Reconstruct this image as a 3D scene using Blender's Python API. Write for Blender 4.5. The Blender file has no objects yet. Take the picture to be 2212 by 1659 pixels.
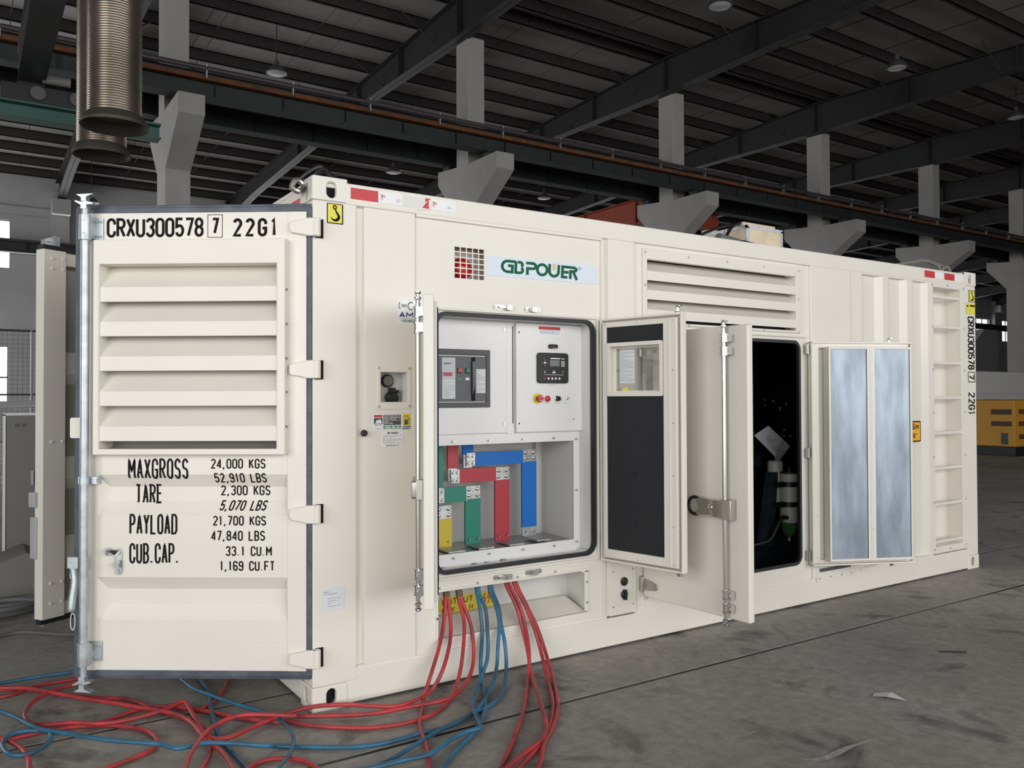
import bpy, math, random
from mathutils import Vector, Matrix
PI = math.pi
S = bpy.context.scene
COL = S.collection
random.seed(7)

# ------------------------------------------------------------------ camera
cam_d = bpy.data.cameras.new('camera'); cam = bpy.data.objects.new('camera', cam_d); COL.objects.link(cam)
S.camera = cam
_yaw, _pitch, _roll, _f = 0.58238, 0.015437, -0.003356, 1795.0
cy, sy, cp, sp = math.cos(_yaw), math.sin(_yaw), math.cos(_pitch), math.sin(_pitch)
F = Vector((cp*sy, cp*cy, sp)); Rv = Vector((cy, -sy, 0)); Uv = Rv.cross(F)
cr, sr = math.cos(_roll), math.sin(_roll)
R2 = Rv*cr + Uv*sr; U2 = Uv*cr - Rv*sr
M = Matrix((( R2.x, U2.x, -F.x), (R2.y, U2.y, -F.y), (R2.z, U2.z, -F.z))).to_4x4()
M.translation = Vector((-1.39797, -3.86624, 1.51329))
cam.matrix_world = M
cam_d.sensor_fit = 'HORIZONTAL'; cam_d.sensor_width = 36.0; cam_d.lens = 36.0*_f/2212.0
cam_d.clip_start = 0.05; cam_d.clip_end = 300

# ------------------------------------------------------------------ world and daylight
w = bpy.data.worlds.new('overcast'); S.world = w; w.use_nodes = True
bg = w.node_tree.nodes['Background']; bg.inputs[0].default_value = (0.80, 0.88, 1.0, 1); bg.inputs[1].default_value = 1.0

def area(name, loc, size, size_y, rot, power, col=(1, .985, .96)):
    d = bpy.data.lights.new(name, 'AREA'); d.shape = 'RECTANGLE'; d.size = size; d.size_y = size_y
    d.energy = power; d.color = col
    o = bpy.data.objects.new(name, d); COL.objects.link(o); o.location = loc; o.rotation_euler = rot
    return o
# daylight entering by the openings of the hall behind and beside the photographer, plus an added rear-bay fill
area('daylight_front_doors', (5.0, -15.7, 4.3), 28, 7.4, (math.radians(90), 0, 0), 1900)
area('daylight_hall_door', (-11.7, -8.7, 3.8), 7.0, 11.5, (0, math.radians(-90), 0), 1110)
area('rear_bay_fill', (-11.7, 20.0, 3.2), 6.0, 14.0, (0, math.radians(-90), 0), 1100)  # added lamp brightening the rear bay roof and wall; no door known there
area('daylight_far_windows', (28.0, 30.6, 7.1), 78, 1.7, (math.radians(-90), 0, 0), 1250)
S.view_settings.view_transform = 'Standard'; S.view_settings.look = 'None'
S.view_settings.exposure = 0.0; S.view_settings.gamma = 1.0
S.view_settings.use_curve_mapping = False
S.cycles.max_bounces = 6; S.cycles.diffuse_bounces = 4; S.cycles.glossy_bounces = 3
S.cycles.transparent_max_bounces = 8; S.cycles.use_denoising = True
S.cycles.caustics_reflective = False; S.cycles.caustics_refractive = False

# ------------------------------------------------------------------ materials
MT = {}
def mat(name, col, rough=.5, metal=0, noise=0, nscale=6, bump=0, bscale=40, emit=0, spec=.5, col2=None, alpha=1, coat=0):
    m = bpy.data.materials.new(name); m.use_nodes = True; nt = m.node_tree; b = nt.nodes['Principled BSDF']
    b.inputs['Base Color'].default_value = (*col, 1); b.inputs['Roughness'].default_value = rough
    b.inputs['Metallic'].default_value = metal; b.inputs['Specular IOR Level'].default_value = spec
    b.inputs['Coat Weight'].default_value = coat
    if alpha < 1: b.inputs['Alpha'].default_value = alpha
    if emit:
        b.inputs['Emission Color'].default_value = (*col, 1); b.inputs['Emission Strength'].default_value = emit
    if noise or bump: tc = nt.nodes.new('ShaderNodeTexCoord')
    if noise:
        n = nt.nodes.new('ShaderNodeTexNoise'); n.inputs['Scale'].default_value = nscale; n.inputs['Detail'].default_value = 6
        nt.links.new(tc.outputs['Object'], n.inputs['Vector'])
        r = nt.nodes.new('ShaderNodeValToRGB'); c2 = col2 or tuple(c*(1-noise) for c in col)
        r.color_ramp.elements[0].position = .35; r.color_ramp.elements[1].position = .65
        r.color_ramp.elements[0].color = (*c2, 1); r.color_ramp.elements[1].color = (*col, 1)
        nt.links.new(n.outputs['Fac'], r.inputs['Fac']); nt.links.new(r.outputs['Color'], b.inputs['Base Color'])
    if bump:
        n2 = nt.nodes.new('ShaderNodeTexNoise'); n2.inputs['Scale'].default_value = bscale; n2.inputs['Detail'].default_value = 4
        nt.links.new(tc.outputs['Object'], n2.inputs['Vector'])
        bp = nt.nodes.new('ShaderNodeBump'); bp.inputs['Strength'].default_value = bump; bp.inputs['Distance'].default_value = .01
        nt.links.new(n2.outputs['Fac'], bp.inputs['Height']); nt.links.new(bp.outputs['Normal'], b.inputs['Normal'])
    MT[name] = m; return m
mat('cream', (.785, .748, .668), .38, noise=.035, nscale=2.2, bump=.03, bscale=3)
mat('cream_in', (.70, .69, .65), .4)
mat('white_panel', (.80, .79, .77), .35)
mat('seam', (.10, .095, .085), .8)
mat('galv', (.58, .62, .64), .46, .8, noise=.25, nscale=14, bump=.05, bscale=60)
mat('chrome', (.74, .74, .72), .18, 1)
mat('steel', (.52, .50, .46), .3, .9)
mat('zinc', (.55, .56, .55), .38, .8, noise=.3, nscale=30)
mat('gasket', (.10, .118, .15), .5, noise=.45, nscale=9, bump=.15, bscale=60)
mat('black_rubber', (.012, .012, .013), .5)
mat('foam', (.017, .018, .02), .85, bump=.4, bscale=300)
mat('black', (.01, .01, .011), .45)
mat('louvre_shade', (.24, .225, .20), .7)  # cream darkened to stand in for the shade behind the slats
mat('void', (.004, .004, .005), .9)
mat('ink', (.010, .008, .007), .7, spec=.15)
mat('red_tape', (.55, .035, .045), .45)
mat('white', (.82, .82, .82), .45)
mat('bluewhite', (.66, .72, .80), .35)
mat('yellow', (.72, .58, .06), .45)
mat('lime', (.75, .68, .07), .45)
mat('orange', (.85, .42, .03), .45)
mat('logo_green', (.012, .115, .058), .6, spec=.15)
mat('logo_orange', (.80, .48, .15), .45)
mat('label_green', (.03, .24, .13), .45)
mat('navy', (.03, .03, .16), .5)
mat('paper', (.72, .73, .74), .7, noise=.08, nscale=12)
mat('print_grey', (.34, .34, .36), .7)
mat('print_dark', (.08, .08, .09), .7)
mat('breaker', (.105, .107, .115), .5)
mat('breaker_frame', (.075, .075, .075), .5)
mat('silver', (.45, .45, .47), .4, .1)
mat('green_btn', (.01, .20, .10), .4)
mat('red_btn', (.50, .02, .03), .35)
mat('lcd', (.17, .20, .19), .3)
mat('led_red', (.40, .04, .08), .4)
mat('bus_blue', (.005, .155, .55), .6); mat('bus_red', (.46, .035, .05), .45)
mat('bus_green', (.01, .22, .155), .45); mat('bus_yellow', (.62, .47, .04), .45)
mat('cable_red', (.52, .045, .05), .42, noise=.45, nscale=9, col2=(.27, .035, .04))
mat('cable_blue', (.035, .17, .30), .42, noise=.45, nscale=8, col2=(.03, .085, .125))
mat('tape_olive', (.10, .085, .03), .5); mat('tape_navy', (.01, .03, .10), .5)
mat('plaster', (.36, .35, .335), .85, noise=.12, nscale=1.2, bump=.15, bscale=12)
mat('wall_paint', (.40, .40, .40), .9, noise=.16, nscale=.5)
mat('roof_sheet', (.40, .39, .38), .75, noise=.2, nscale=.35)
mat('purlin_steel', (.026, .020, .019), .7)
mat('rafter_steel', (.016, .017, .017), .55, noise=.2, nscale=.6)
mat('crane_green', (.020, .025, .025), .6, noise=.3, nscale=1.0)
mat('green_paint', (.03, .11, .085), .5, noise=.3, nscale=1.2)
mat('rust', (.17, .058, .016), .8, noise=.5, nscale=4)
mat('conduit', (.055, .042, .045), .5)
mat('crane_orange', (.36, .055, .022), .55, noise=.15, nscale=1)
mat('flex_duct', (.27, .225, .175), .32, .85, noise=.35, nscale=3)
mat('duct_rim', (.05, .045, .035), .6, .3)
mat('lamp_shade', (.10, .10, .10), .4, .4)
mat('paint_white', (.42, .41, .39), .8, noise=.35, nscale=25)
mat('wood', (.74, .62, .45), .6, noise=.18, nscale=7)
mat('engine_blue', (.018, .03, .042), .45, noise=.3, nscale=5)
mat('engine_black', (.006, .006, .007), .4)
mat('filter_cream', (.56, .55, .50), .4)
mat('bowl_green', (.05, .14, .05), .15)
mat('genset_orange', (.60, .30, .03), .5, noise=.1, nscale=2)
mat('cabinet_grey', (.19, .185, .17), .6)
mat('blue_box', (.015, .02, .11), .5)
mat('mesh_wire', (.07, .07, .07), .6)
mat('daylight_pane', (.93, .97, 1.0), .4, emit=2.2)
mat('red_lens', (.60, .012, .018), .16, coat=.6)
mat('recess_brown', (.56, .48, .45), .6)
mat('tape_grey', (.12, .125, .12), .6)
def perforated():
    m = mat('perforated', (.38, .44, .51), .44, .65, noise=.4, nscale=3.5, bump=0)
    nt = m.node_tree; b = nt.nodes['Principled BSDF']; tc = nt.nodes.new('ShaderNodeTexCoord')
    v = nt.nodes.new('ShaderNodeTexVoronoi'); v.inputs['Scale'].default_value = 190; v.inputs['Randomness'].default_value = 0
    nt.links.new(tc.outputs['Object'], v.inputs['Vector'])
    mp = nt.nodes.new('ShaderNodeMath'); mp.operation = 'GREATER_THAN'; mp.inputs[1].default_value = .28
    nt.links.new(v.outputs['Distance'], mp.inputs[0])
    old = b.inputs['Base Color'].links[0].from_socket
    mx = nt.nodes.new('ShaderNodeMix'); mx.data_type = 'RGBA'
    mx.inputs['A'].default_value = (.18, .20, .23, 1)
    nt.links.new(mp.outputs[0], mx.inputs['Factor']); nt.links.new(old, mx.inputs['B'])
    nt.links.new(mx.outputs['Result'], b.inputs['Base Color'])
perforated()
nt_ = MT['perforated'].node_tree
for n_ in list(nt_.nodes):
    if n_.type == 'TEX_NOISE':
        mp_ = nt_.nodes.new('ShaderNodeMapping'); mp_.inputs['Scale'].default_value = (3.2, 3.2, .7)
        src_ = n_.inputs['Vector'].links[0].from_socket; nt_.links.new(src_, mp_.inputs['Vector']); nt_.links.new(mp_.outputs[0], n_.inputs['Vector'])
def floor_mat():
    m = bpy.data.materials.new('concrete_floor'); m.use_nodes = True; nt = m.node_tree; b = nt.nodes['Principled BSDF']
    tc = nt.nodes.new('ShaderNodeTexCoord')
    def noise(sc, det=6, rough=.6, dist=0):
        n = nt.nodes.new('ShaderNodeTexNoise'); n.inputs['Scale'].default_value = sc; n.inputs['Detail'].default_value = det
        n.inputs['Roughness'].default_value = rough; n.inputs['Distortion'].default_value = dist
        nt.links.new(tc.outputs['Object'], n.inputs['Vector']); return n.outputs['Fac']
    def ramp(src, p0, p1, c0, c1):
        r = nt.nodes.new('ShaderNodeValToRGB'); r.color_ramp.elements[0].position = p0; r.color_ramp.elements[1].position = p1
        r.color_ramp.elements[0].color = (*c0, 1); r.color_ramp.elements[1].color = (*c1, 1)
        nt.links.new(src, r.inputs['Fac']); return r.outputs['Color']
    def mix(a, b_, f, mode='MIX'):
        x = nt.nodes.new('ShaderNodeMix'); x.data_type = 'RGBA'; x.blend_type = mode
        for s, v in (('A', a), ('B', b_)):
            if isinstance(v, tuple): x.inputs[s].default_value = (*v, 1)
            else: nt.links.new(v, x.inputs[s])
        if isinstance(f, float): x.inputs['Factor'].default_value = f
        else: nt.links.new(f, x.inputs['Factor'])
        return x.outputs['Result']
    base = ramp(noise(.55, 5), .35, .7, (.265, .252, .228), (.40, .382, .352))
    fine = ramp(noise(14, 8, .75), .3, .75, (.62, .62, .62), (1.18, 1.17, 1.15))
    c = mix(base, fine, 1.0, 'MULTIPLY')
    stain = ramp(noise(2.3, 6, .62, .6), .60, .70, (0, 0, 0), (1, 1, 1)); c = mix(c, (.045, .041, .037), stain) if 0 else mix(c, (.052, .047, .042), ramp(noise(2.3, 6, .62, .6), .56, .70, (0, 0, 0), (.8, .8, .8)))
    c = mix(c, (.36, .35, .335), ramp(noise(3.4, 9, .7, 1.4), .66, .74, (0, 0, 0), (.5, .5, .5)))
    nt.links.new(c, b.inputs['Base Color'])
    sx = nt.nodes.new('ShaderNodeSeparateXYZ'); nt.links.new(tc.outputs['Object'], sx.inputs[0])
    for y_, wd_ in ((-.552, .07), (.333, .06)):
        a_ = nt.nodes.new('ShaderNodeMath'); a_.operation = 'SUBTRACT'; a_.inputs[1].default_value = y_; nt.links.new(sx.outputs['Y'], a_.inputs[0])
        b2 = nt.nodes.new('ShaderNodeMath'); b2.operation = 'ABSOLUTE'; nt.links.new(a_.outputs[0], b2.inputs[0])
        n_ = nt.nodes.new('ShaderNodeMath'); n_.operation = 'MULTIPLY'; n_.inputs[1].default_value = wd_*2; nt.links.new(noise(5, 5), n_.inputs[0])
        d_ = nt.nodes.new('ShaderNodeMath'); d_.operation = 'DIVIDE'; nt.links.new(b2.outputs[0], d_.inputs[0]); nt.links.new(n_.outputs[0], d_.inputs[1])
        c = mix((.075, .066, .055), c, ramp(d_.outputs[0], .15, 1.0, (.25, .25, .25), (1, 1, 1)))
    rr = ramp(noise(1.7), .3, .8, (.55, .55, .55), (.8, .8, .8)); nt.links.new(rr, b.inputs['Roughness'])
    bp = nt.nodes.new('ShaderNodeBump'); bp.inputs['Strength'].default_value = .25; bp.inputs['Distance'].default_value = .01
    nt.links.new(noise(30, 6), bp.inputs['Height']); nt.links.new(bp.outputs['Normal'], b.inputs['Normal'])
    MT['floor'] = m
floor_mat()
def glass_mat():
    m = bpy.data.materials.new('clear_glass'); m.use_nodes = True; nt = m.node_tree; nt.nodes.clear()
    o = nt.nodes.new('ShaderNodeOutputMaterial'); t = nt.nodes.new('ShaderNodeBsdfTransparent'); g = nt.nodes.new('ShaderNodeBsdfGlossy')
    g.inputs['Roughness'].default_value = .03; mx = nt.nodes.new('ShaderNodeMixShader'); mx.inputs[0].default_value = .10
    nt.links.new(t.outputs[0], mx.inputs[1]); nt.links.new(g.outputs[0], mx.inputs[2]); nt.links.new(mx.outputs[0], o.inputs[0])
    MT['glass'] = m
glass_mat()

# ------------------------------------------------------------------ mesh builder
class Frame:
    """a flat surface: origin, right, up and outward axes"""
    def __init__(s, o, u, v, n): s.o, s.u, s.v, s.n = map(Vector, (o, u, v, n))
    def p(s, u, v, w=0): return s.o + s.u*u + s.v*v + s.n*w
class Relief(Frame):
    dep = True
    def p(s, u, v, w=0):
        d = 0
        for v0, v1 in ((.948, 1.142), (.447, .648)):
            if v0 < v < v1: d = max(-.034, -.034*min(v-v0, .068)/.068, -.034*min(v1-v, .060)/.060)
        return s.o + s.u*u + s.v*v + s.n*(w+d)
SIDE = Frame((0, 0, 0), (1, 0, 0), (0, 0, 1), (0, -1, 0))          # long side of the container, u=x, v=z
class MB:
    def __init__(s): s.v = []; s.f = []; s.m = []; s.mi = 0; s.mats = []
    def use(s, name):
        if name not in s.mats: s.mats.append(name)
        s.mi = s.mats.index(name); return s
    def add(s, vs, fs):
        k = len(s.v); s.v += [tuple(p) for p in vs]
        for f in fs: s.f.append(tuple(i+k for i in f)); s.m.append(s.mi)
        return s
    def box(s, x0, x1, y0, y1, z0, z1):
        vs = [(x, y, z) for x in (x0, x1) for y in (y0, y1) for z in (z0, z1)]
        return s.add(vs, [(0, 1, 3, 2), (4, 6, 7, 5), (0, 4, 5, 1), (2, 3, 7, 6), (0, 2, 6, 4), (1, 5, 7, 3)])
    def fbox(s, fr, u0, u1, v0, v1, w0, w1):
        vs = [fr.p(u, v, w) for u in (u0, u1) for v in (v0, v1) for w in (w0, w1)]
        return s.add(vs, [(0, 1, 3, 2), (4, 6, 7, 5), (0, 4, 5, 1), (2, 3, 7, 6), (0, 2, 6, 4), (1, 5, 7, 3)])
    def poly(s, fr, pts, w0, w1):
        """extruded convex or star-shaped polygon on a frame"""
        n = len(pts); vs = [fr.p(u, v, w0) for u, v in pts] + [fr.p(u, v, w1) for u, v in pts]
        return s.add(vs, [tuple(range(n))[::-1], tuple(range(n, 2*n))] + [(i, (i+1) % n, n+(i+1) % n, n+i) for i in range(n)])
    def ring(s, fr, outer, inner, w0, w1):
        n = len(outer)
        vs = [fr.p(u, v, w) for w in (w0, w1) for L in (outer, inner) for u, v in L]
        fs = []
        for i in range(n):
            j = (i+1) % n
            fs += [(i, j, n+j, n+i), (2*n+i, 3*n+i, 3*n+j, 2*n+j), (i, 2*n+i, 2*n+j, j), (n+i, n+j, 3*n+j, 3*n+i)]
        return s.add(vs, fs)
    def cyl(s, a, b, r, n=16, r2=None, cap=True):
        a = Vector(a); b = Vector(b); d = (b-a).normalized(); r2 = r if r2 is None else r2
        x = d.orthogonal().normalized(); y = d.cross(x)
        vs = [a + (x*math.cos(2*PI*i/n) + y*math.sin(2*PI*i/n))*r for i in range(n)] + [b + (x*math.cos(2*PI*i/n) + y*math.sin(2*PI*i/n))*r2 for i in range(n)]
        fs = [(i, (i+1) % n, n+(i+1) % n, n+i) for i in range(n)]
        if cap: fs += [tuple(range(n))[::-1], tuple(range(n, 2*n))]
        return s.add(vs, fs)
    def lathe(s, o, d, prof, n=20):
        """prof: (radius, height along d)"""
        o = Vector(o); d = Vector(d).normalized(); x = d.orthogonal().normalized(); y = d.cross(x)
        vs = []
        for r, h in prof:
            for i in range(n):
                a = 2*PI*i/n; vs.append(o + d*h + (x*math.cos(a)+y*math.sin(a))*max(r, 1e-4))
        fs = []
        for k in range(len(prof)-1):
            for i in range(n):
                j = (i+1) % n; fs.append((k*n+i, k*n+j, (k+1)*n+j, (k+1)*n+i))
        fs += [tuple(range(n))[::-1], tuple(range((len(prof)-1)*n, len(prof)*n))]
        return s.add(vs, fs)
    def tube(s, pts, r, n=8, cap=True):
        pts = [Vector(p) for p in pts]; m = len(pts); vs = []
        up = Vector((0, 0, 1)); prev = None
        for k, p in enumerate(pts):
            t = (pts[min(k+1, m-1)] - pts[max(k-1, 0)]).normalized()
            if prev is None: x = (up - t*up.dot(t)); x = x.normalized() if x.length > .05 else t.orthogonal().normalized()
            else:
                x = prev - t*prev.dot(t); x = x.normalized() if x.length > 1e-4 else t.orthogonal().normalized()
            prev = x; y = t.cross(x); rr = r[k] if isinstance(r, (list, tuple)) else r
            vs += [p + (x*math.cos(2*PI*i/n)+y*math.sin(2*PI*i/n))*rr for i in range(n)]
        fs = [(k*n+i, k*n+(i+1) % n, (k+1)*n+(i+1) % n, (k+1)*n+i) for k in range(m-1) for i in range(n)]
        if cap: fs += [tuple(range(n))[::-1], tuple(range((m-1)*n, m*n))]
        return s.add(vs, fs)
    def ribbon(s, fr, pts, wd, w=.001, closed=False):
        """flat stroke along 2-D points"""
        n = len(pts)
        if n < 2: return s
        P = [Vector((p[0], p[1])) for p in pts]; L = []; Rr = []
        for i in range(n):
            a = P[i-1] if (i > 0 or closed) else None; b = P[(i+1) % n] if (i < n-1 or closed) else None
            d1 = (P[i]-a).normalized() if a is not None and (P[i]-a).length > 1e-9 else None
            d2 = (b-P[i]).normalized() if b is not None and (b-P[i]).length > 1e-9 else None
            if d1 is None: d1 = d2
            if d2 is None: d2 = d1
            n1 = Vector((-d1.y, d1.x)); n2 = Vector((-d2.y, d2.x)); mm = n1+n2
            if mm.length < 1e-3: mm = n1
            mm = mm.normalized(); k = min(1/max(mm.dot(n1), .35), 1.45)
            h = (wd[i] if isinstance(wd, (list, tuple)) else wd)/2
            L.append(P[i]+mm*h*k); Rr.append(P[i]-mm*h*k)
        vs = [fr.p(q.x, q.y, w) for q in L] + [fr.p(q.x, q.y, w) for q in Rr]
        fs = [(i, n+i, n+(i+1) % n, (i+1) % n) for i in range(n if closed else n-1)]
        return s.add(vs, fs)
    def build(s, name, m=None, parent=None, loc=None, rz=None, smooth=True, bevel=0, label=None, kind=None):
        me = bpy.data.meshes.new(name); me.from_pydata(s.v, [], s.f)
        names = s.mats or [m]
        if s.mats and m and not (set(s.mats) - {m}): names = [m]
        for nm in names: me.materials.append(MT[nm])
        if len(names) > 1: me.polygons.foreach_set('material_index', s.m)
        me.update()
        import bmesh
        b = bmesh.new(); b.from_mesh(me); bmesh.ops.recalc_face_normals(b, faces=b.faces); b.to_mesh(me); b.free()
        if smooth:
            me.polygons.foreach_set('use_smooth', [True]*len(me.polygons)); me.set_sharp_from_angle(angle=math.radians(38))
        o = bpy.data.objects.new(name, me); COL.objects.link(o)
        if parent is not None: o.parent = parent
        if loc is not None: o.location = loc
        if rz is not None: o.rotation_euler = (0, 0, rz)
        if bevel:
            bm = o.modifiers.new('bevel', 'BEVEL'); bm.width = bevel; bm.segments = 2; bm.limit_method = 'ANGLE'; bm.angle_limit = math.radians(50)
        if label: o['label'] = label
        if kind: o['kind'] = kind
        return o
def thing(name, label, cat, loc=(0, 0, 0), rz=0, group=None):
    o = bpy.data.objects.new(name, None); COL.objects.link(o); o.location = loc; o.rotation_euler = (0, 0, rz)
    o.empty_display_size = .1; o['label'] = label; o['category'] = cat
    if group: o['group'] = group
    return o
def tag(o, label, cat, group=None, kind=None):
    o['label'] = label; o['category'] = cat
    if group: o['group'] = group
    if kind: o['kind'] = kind
    return o
def dup(o, loc=None, parent=None, rz=None):
    c = o.copy(); COL.objects.link(c)
    if parent is not None: c.parent = parent
    if loc is not None: c.location = loc
    if rz is not None: c.rotation_euler = (0, 0, rz)
    return c
def copy_tree(o, parent=None):
    c = o.copy(); COL.objects.link(c)
    if parent is not None: c.parent = parent
    for ch in list(o.children): copy_tree(ch, c)
    return c
def arc(cx, cy_, rx, ry, a0, a1, n=12):
    return [(cx+rx*math.cos(math.radians(a0+(a1-a0)*i/n)), cy_+ry*math.sin(math.radians(a0+(a1-a0)*i/n))) for i in range(n+1)]
def rrect(u0, u1, v0, v1, r, n=6):
    return (arc(u1-r, v1-r, r, r, 0, 90, n) + arc(u0+r, v1-r, r, r, 90, 180, n) + arc(u0+r, v0+r, r, r, 180, 270, n) + arc(u1-r, v0+r, r, r, 270, 360, n))
def crom(pts, sub=8):
    P = [Vector(p) for p in pts]; out = []
    for i in range(len(P)-1):
        p0 = P[max(i-1, 0)]; p1 = P[i]; p2 = P[i+1]; p3 = P[min(i+2, len(P)-1)]
        for k in range(sub):
            t = k/sub; out.append(.5*((2*p1)+(p2-p0)*t+(2*p0-5*p1+4*p2-p3)*t*t+(3*p1-p0-3*p2+p3)*t**3))
    out.append(P[-1]); return out
def crom2(pts):
    return [(p.x, p.y) for p in crom([(a, b, 0) for a, b in pts], 3)]
def wall_holes(mb, fr, u0, u1, v0, v1, holes, w0, w1):
    """sheet on a frame with rectangular holes, as a grid of boxes merged along u"""
    us = sorted({u0, u1, *[h[0] for h in holes], *[h[1] for h in holes]}); vs = sorted({v0, v1, *[h[2] for h in holes], *[h[3] for h in holes]})
    us = [u for u in us if u0 <= u <= u1]; vs = [v for v in vs if v0 <= v <= v1]
    nu, nv = len(us)-1, len(vs)-1; V = {}; P = []; Fc = []
    def solid(i, j):
        if not (0 <= i < nu and 0 <= j < nv): return False
        cu = (us[i]+us[i+1])/2; cv = (vs[j]+vs[j+1])/2
        return not any(h[0] < cu < h[1] and h[2] < cv < h[3] for h in holes)
    def vid(i, j, k):
        if (i, j, k) not in V: V[(i, j, k)] = len(P); P.append(fr.p(us[i], vs[j], (w0, w1)[k]))
        return V[(i, j, k)]
    for i in range(nu):
        for j in range(nv):
            if not solid(i, j): continue
            for k in (0, 1): Fc.append((vid(i, j, k), vid(i+1, j, k), vid(i+1, j+1, k), vid(i, j+1, k)))
            for (di, dj, a, b) in ((-1, 0, (i, j), (i, j+1)), (1, 0, (i+1, j), (i+1, j+1)), (0, -1, (i, j), (i+1, j)), (0, 1, (i, j+1), (i+1, j+1))):
                if not solid(i+di, j+dj): Fc.append((vid(*a, 0), vid(*b, 0), vid(*b, 1), vid(*a, 1)))
    mb.add(P, Fc)
    return mb

# ------------------------------------------------------------------ stroke lettering
def glyphs(W):
    h = W/2; G = {}
    top = arc(h, .78, h, .22, 0, 180); bot = arc(h, .22, h, .22, 180, 360)
    G['C'] = [[(W, .70)] + top + [(0, .22)] + bot + [(W, .30)]]
    G['O'] = G['0'] = [top + bot + [(W, .78)]]
    G['U'] = [[(0, 1)] + bot + [(W, 1)]]
    G['J'] = [[(W, 1)] + bot[::-1]]
    G['3'] = [arc(h, .765, h, .235, 165, -90) + arc(h, .265, h, .265, 90, -165)]
    G['5'] = [[(W*.95, 1), (W*.08, 1), (W*.03, .52)] + arc(h, .31, h, .30, 130, -160)]
    G['7'] = [[(0, 1), (W, 1), (W*.35, 0)]]
    G['8'] = [arc(h, .76, h*.92, .24, 0, 360, 20), arc(h, .265, h, .265, 0, 360, 20)]
    G['2'] = [arc(h, .76, h, .24, 165, -25) + [(0, 0), (W, 0)]]
    G['G'] = [[(W, .70)] + top + [(0, .22)] + bot + [(W, .45), (h, .45)]]
    G['1'] = [[(W*.15, .84), (W*.5, 1), (W*.5, 0)]]
    G['6'] = [[(W*.95, .78)] + arc(h, .78, h, .22, 20, 180) + [(0, .27)], arc(h, .27, h, .27, 0, 360, 20)]
    G['9'] = [[(W*.05, .22)] + arc(h, .22, h, .22, 200, 360) + [(W, .73)], arc(h, .73, h, .27, 0, 360, 20)]
    G['4'] = [[(W*.78, 0), (W*.78, 1), (0, .26), (W, .26)]]
    G['A'] = [[(0, 0), (h, 1), (W, 0)], [(W*.18, .30), (W*.82, .30)]]
    G['B'] = [[(0, .5), (h, .5)] + arc(h, .75, h*.92, .25, -90, 90) + [(0, 1), (0, 0), (h, 0)] + arc(h, .25, h, .25, -90, 90)]
    G['D'] = [[(h, 0), (0, 0), (0, 1), (h, 1)] + arc(h, .78, h, .22, 90, 0) + arc(h, .22, h, .22, 0, -90)]
    G['E'] = [[(W, 0), (0, 0), (0, 1), (W, 1)], [(0, .52), (W*.85, .52)]]
    G['F'] = [[(0, 0), (0, 1), (W, 1)], [(0, .5), (W*.85, .5)]]
    G['H'] = [[(0, 0), (0, 1)], [(W, 0), (W, 1)], [(0, .5), (W, .5)]]
    G['I'] = [[(h, 0), (h, 1)]]
    G['K'] = [[(0, 0), (0, 1)], [(W, 1), (0, .42)], [(W*.3, .60), (W, 0)]]
    G['L'] = [[(0, 1), (0, 0), (W, 0)]]
    G['M'] = [[(0, 0), (0, 1), (W*.5, .35), (W, 1), (W, 0)]]
    G['N'] = [[(0, 0), (0, 1), (W, 0), (W, 1)]]
    G['P'] = [[(0, 0), (0, 1), (h, 1)] + arc(h, .75, h, .25, 90, -90) + [(0, .5)]]
    G['R'] = [[(0, 0), (0, 1), (h, 1)] + arc(h, .75, h, .25, 90, -90) + [(0, .5)], [(h*.9, .5), (W, 0)]]
    G['S'] = [arc(h, .755, h, .245, 15, 270) + arc(h, .255, h, .255, 90, -165)]
    G['T'] = [[(0, 1), (W, 1)], [(h, 1), (h, 0)]]
    G['V'] = [[(0, 1), (h, 0), (W, 1)]]
    G['W'] = [[(0, 1), (W*.25, 0), (h, .8), (W*.75, 0), (W, 1)]]
    G['X'] = [[(0, 0), (W, 1)], [(0, 1), (W, 0)]]
    G['Y'] = [[(0, 1), (h, .48), (W, 1)], [(h, .5), (h, 0)]]
    G['Z'] = [[(0, 1), (W, 1), (0, 0), (W, 0)]]
    G['.'] = [[(W*.15, .0), (W*.15, .09)]]
    G[','] = [[(W*.22, .10), (W*.02, -.16)]]
    G[':'] = [[(W*.15, .0), (W*.15, .09)], [(W*.15, .5), (W*.15, .6)]]
    G['-'] = [[(W*.1, .45), (W*.9, .45)]]
    G['e'] = [[(0, .34), (W, .34)] + arc(h, .36, h, .30, 0, 300)]
    G['u'] = [[(0, .68)] + arc(h, .24, h, .24, 180, 360) + [(W, .68)], [(W, 0), (W, .68)]]
    G['f'] = [[(h, 0), (h, .85), (W*.9, 1)], [(W*.1, .66), (W*.9, .66)]]
    G['l'] = [[(h, 0), (h, 1)]]
    G['i'] = [[(h, 0), (h, .68)], [(h, .85), (h, .95)]]
    G['n'] = [[(0, 0), (0, .68)], [(0, .44)] + arc(h, .42, h, .26, 180, 0) + [(W, 0)]]
    G['g'] = [arc(h, .36, h, .30, 0, 360), [(W, .68), (W, -.1)] + arc(h, -.1, h, .18, 0, -160)]
    G['m'] = [[(0, 0), (0, .68)], [(0, .44)] + arc(h*.5, .46, h*.5, .22, 180, 0) + [(h, 0)], [(h, .44)] + arc(h*1.5, .46, h*.5, .22, 180, 0) + [(W, 0)]]
    G['"'] = [[(W*.25, 1), (W*.25, .75)], [(W*.6, 1), (W*.6, .75)]]
    return G
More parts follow.
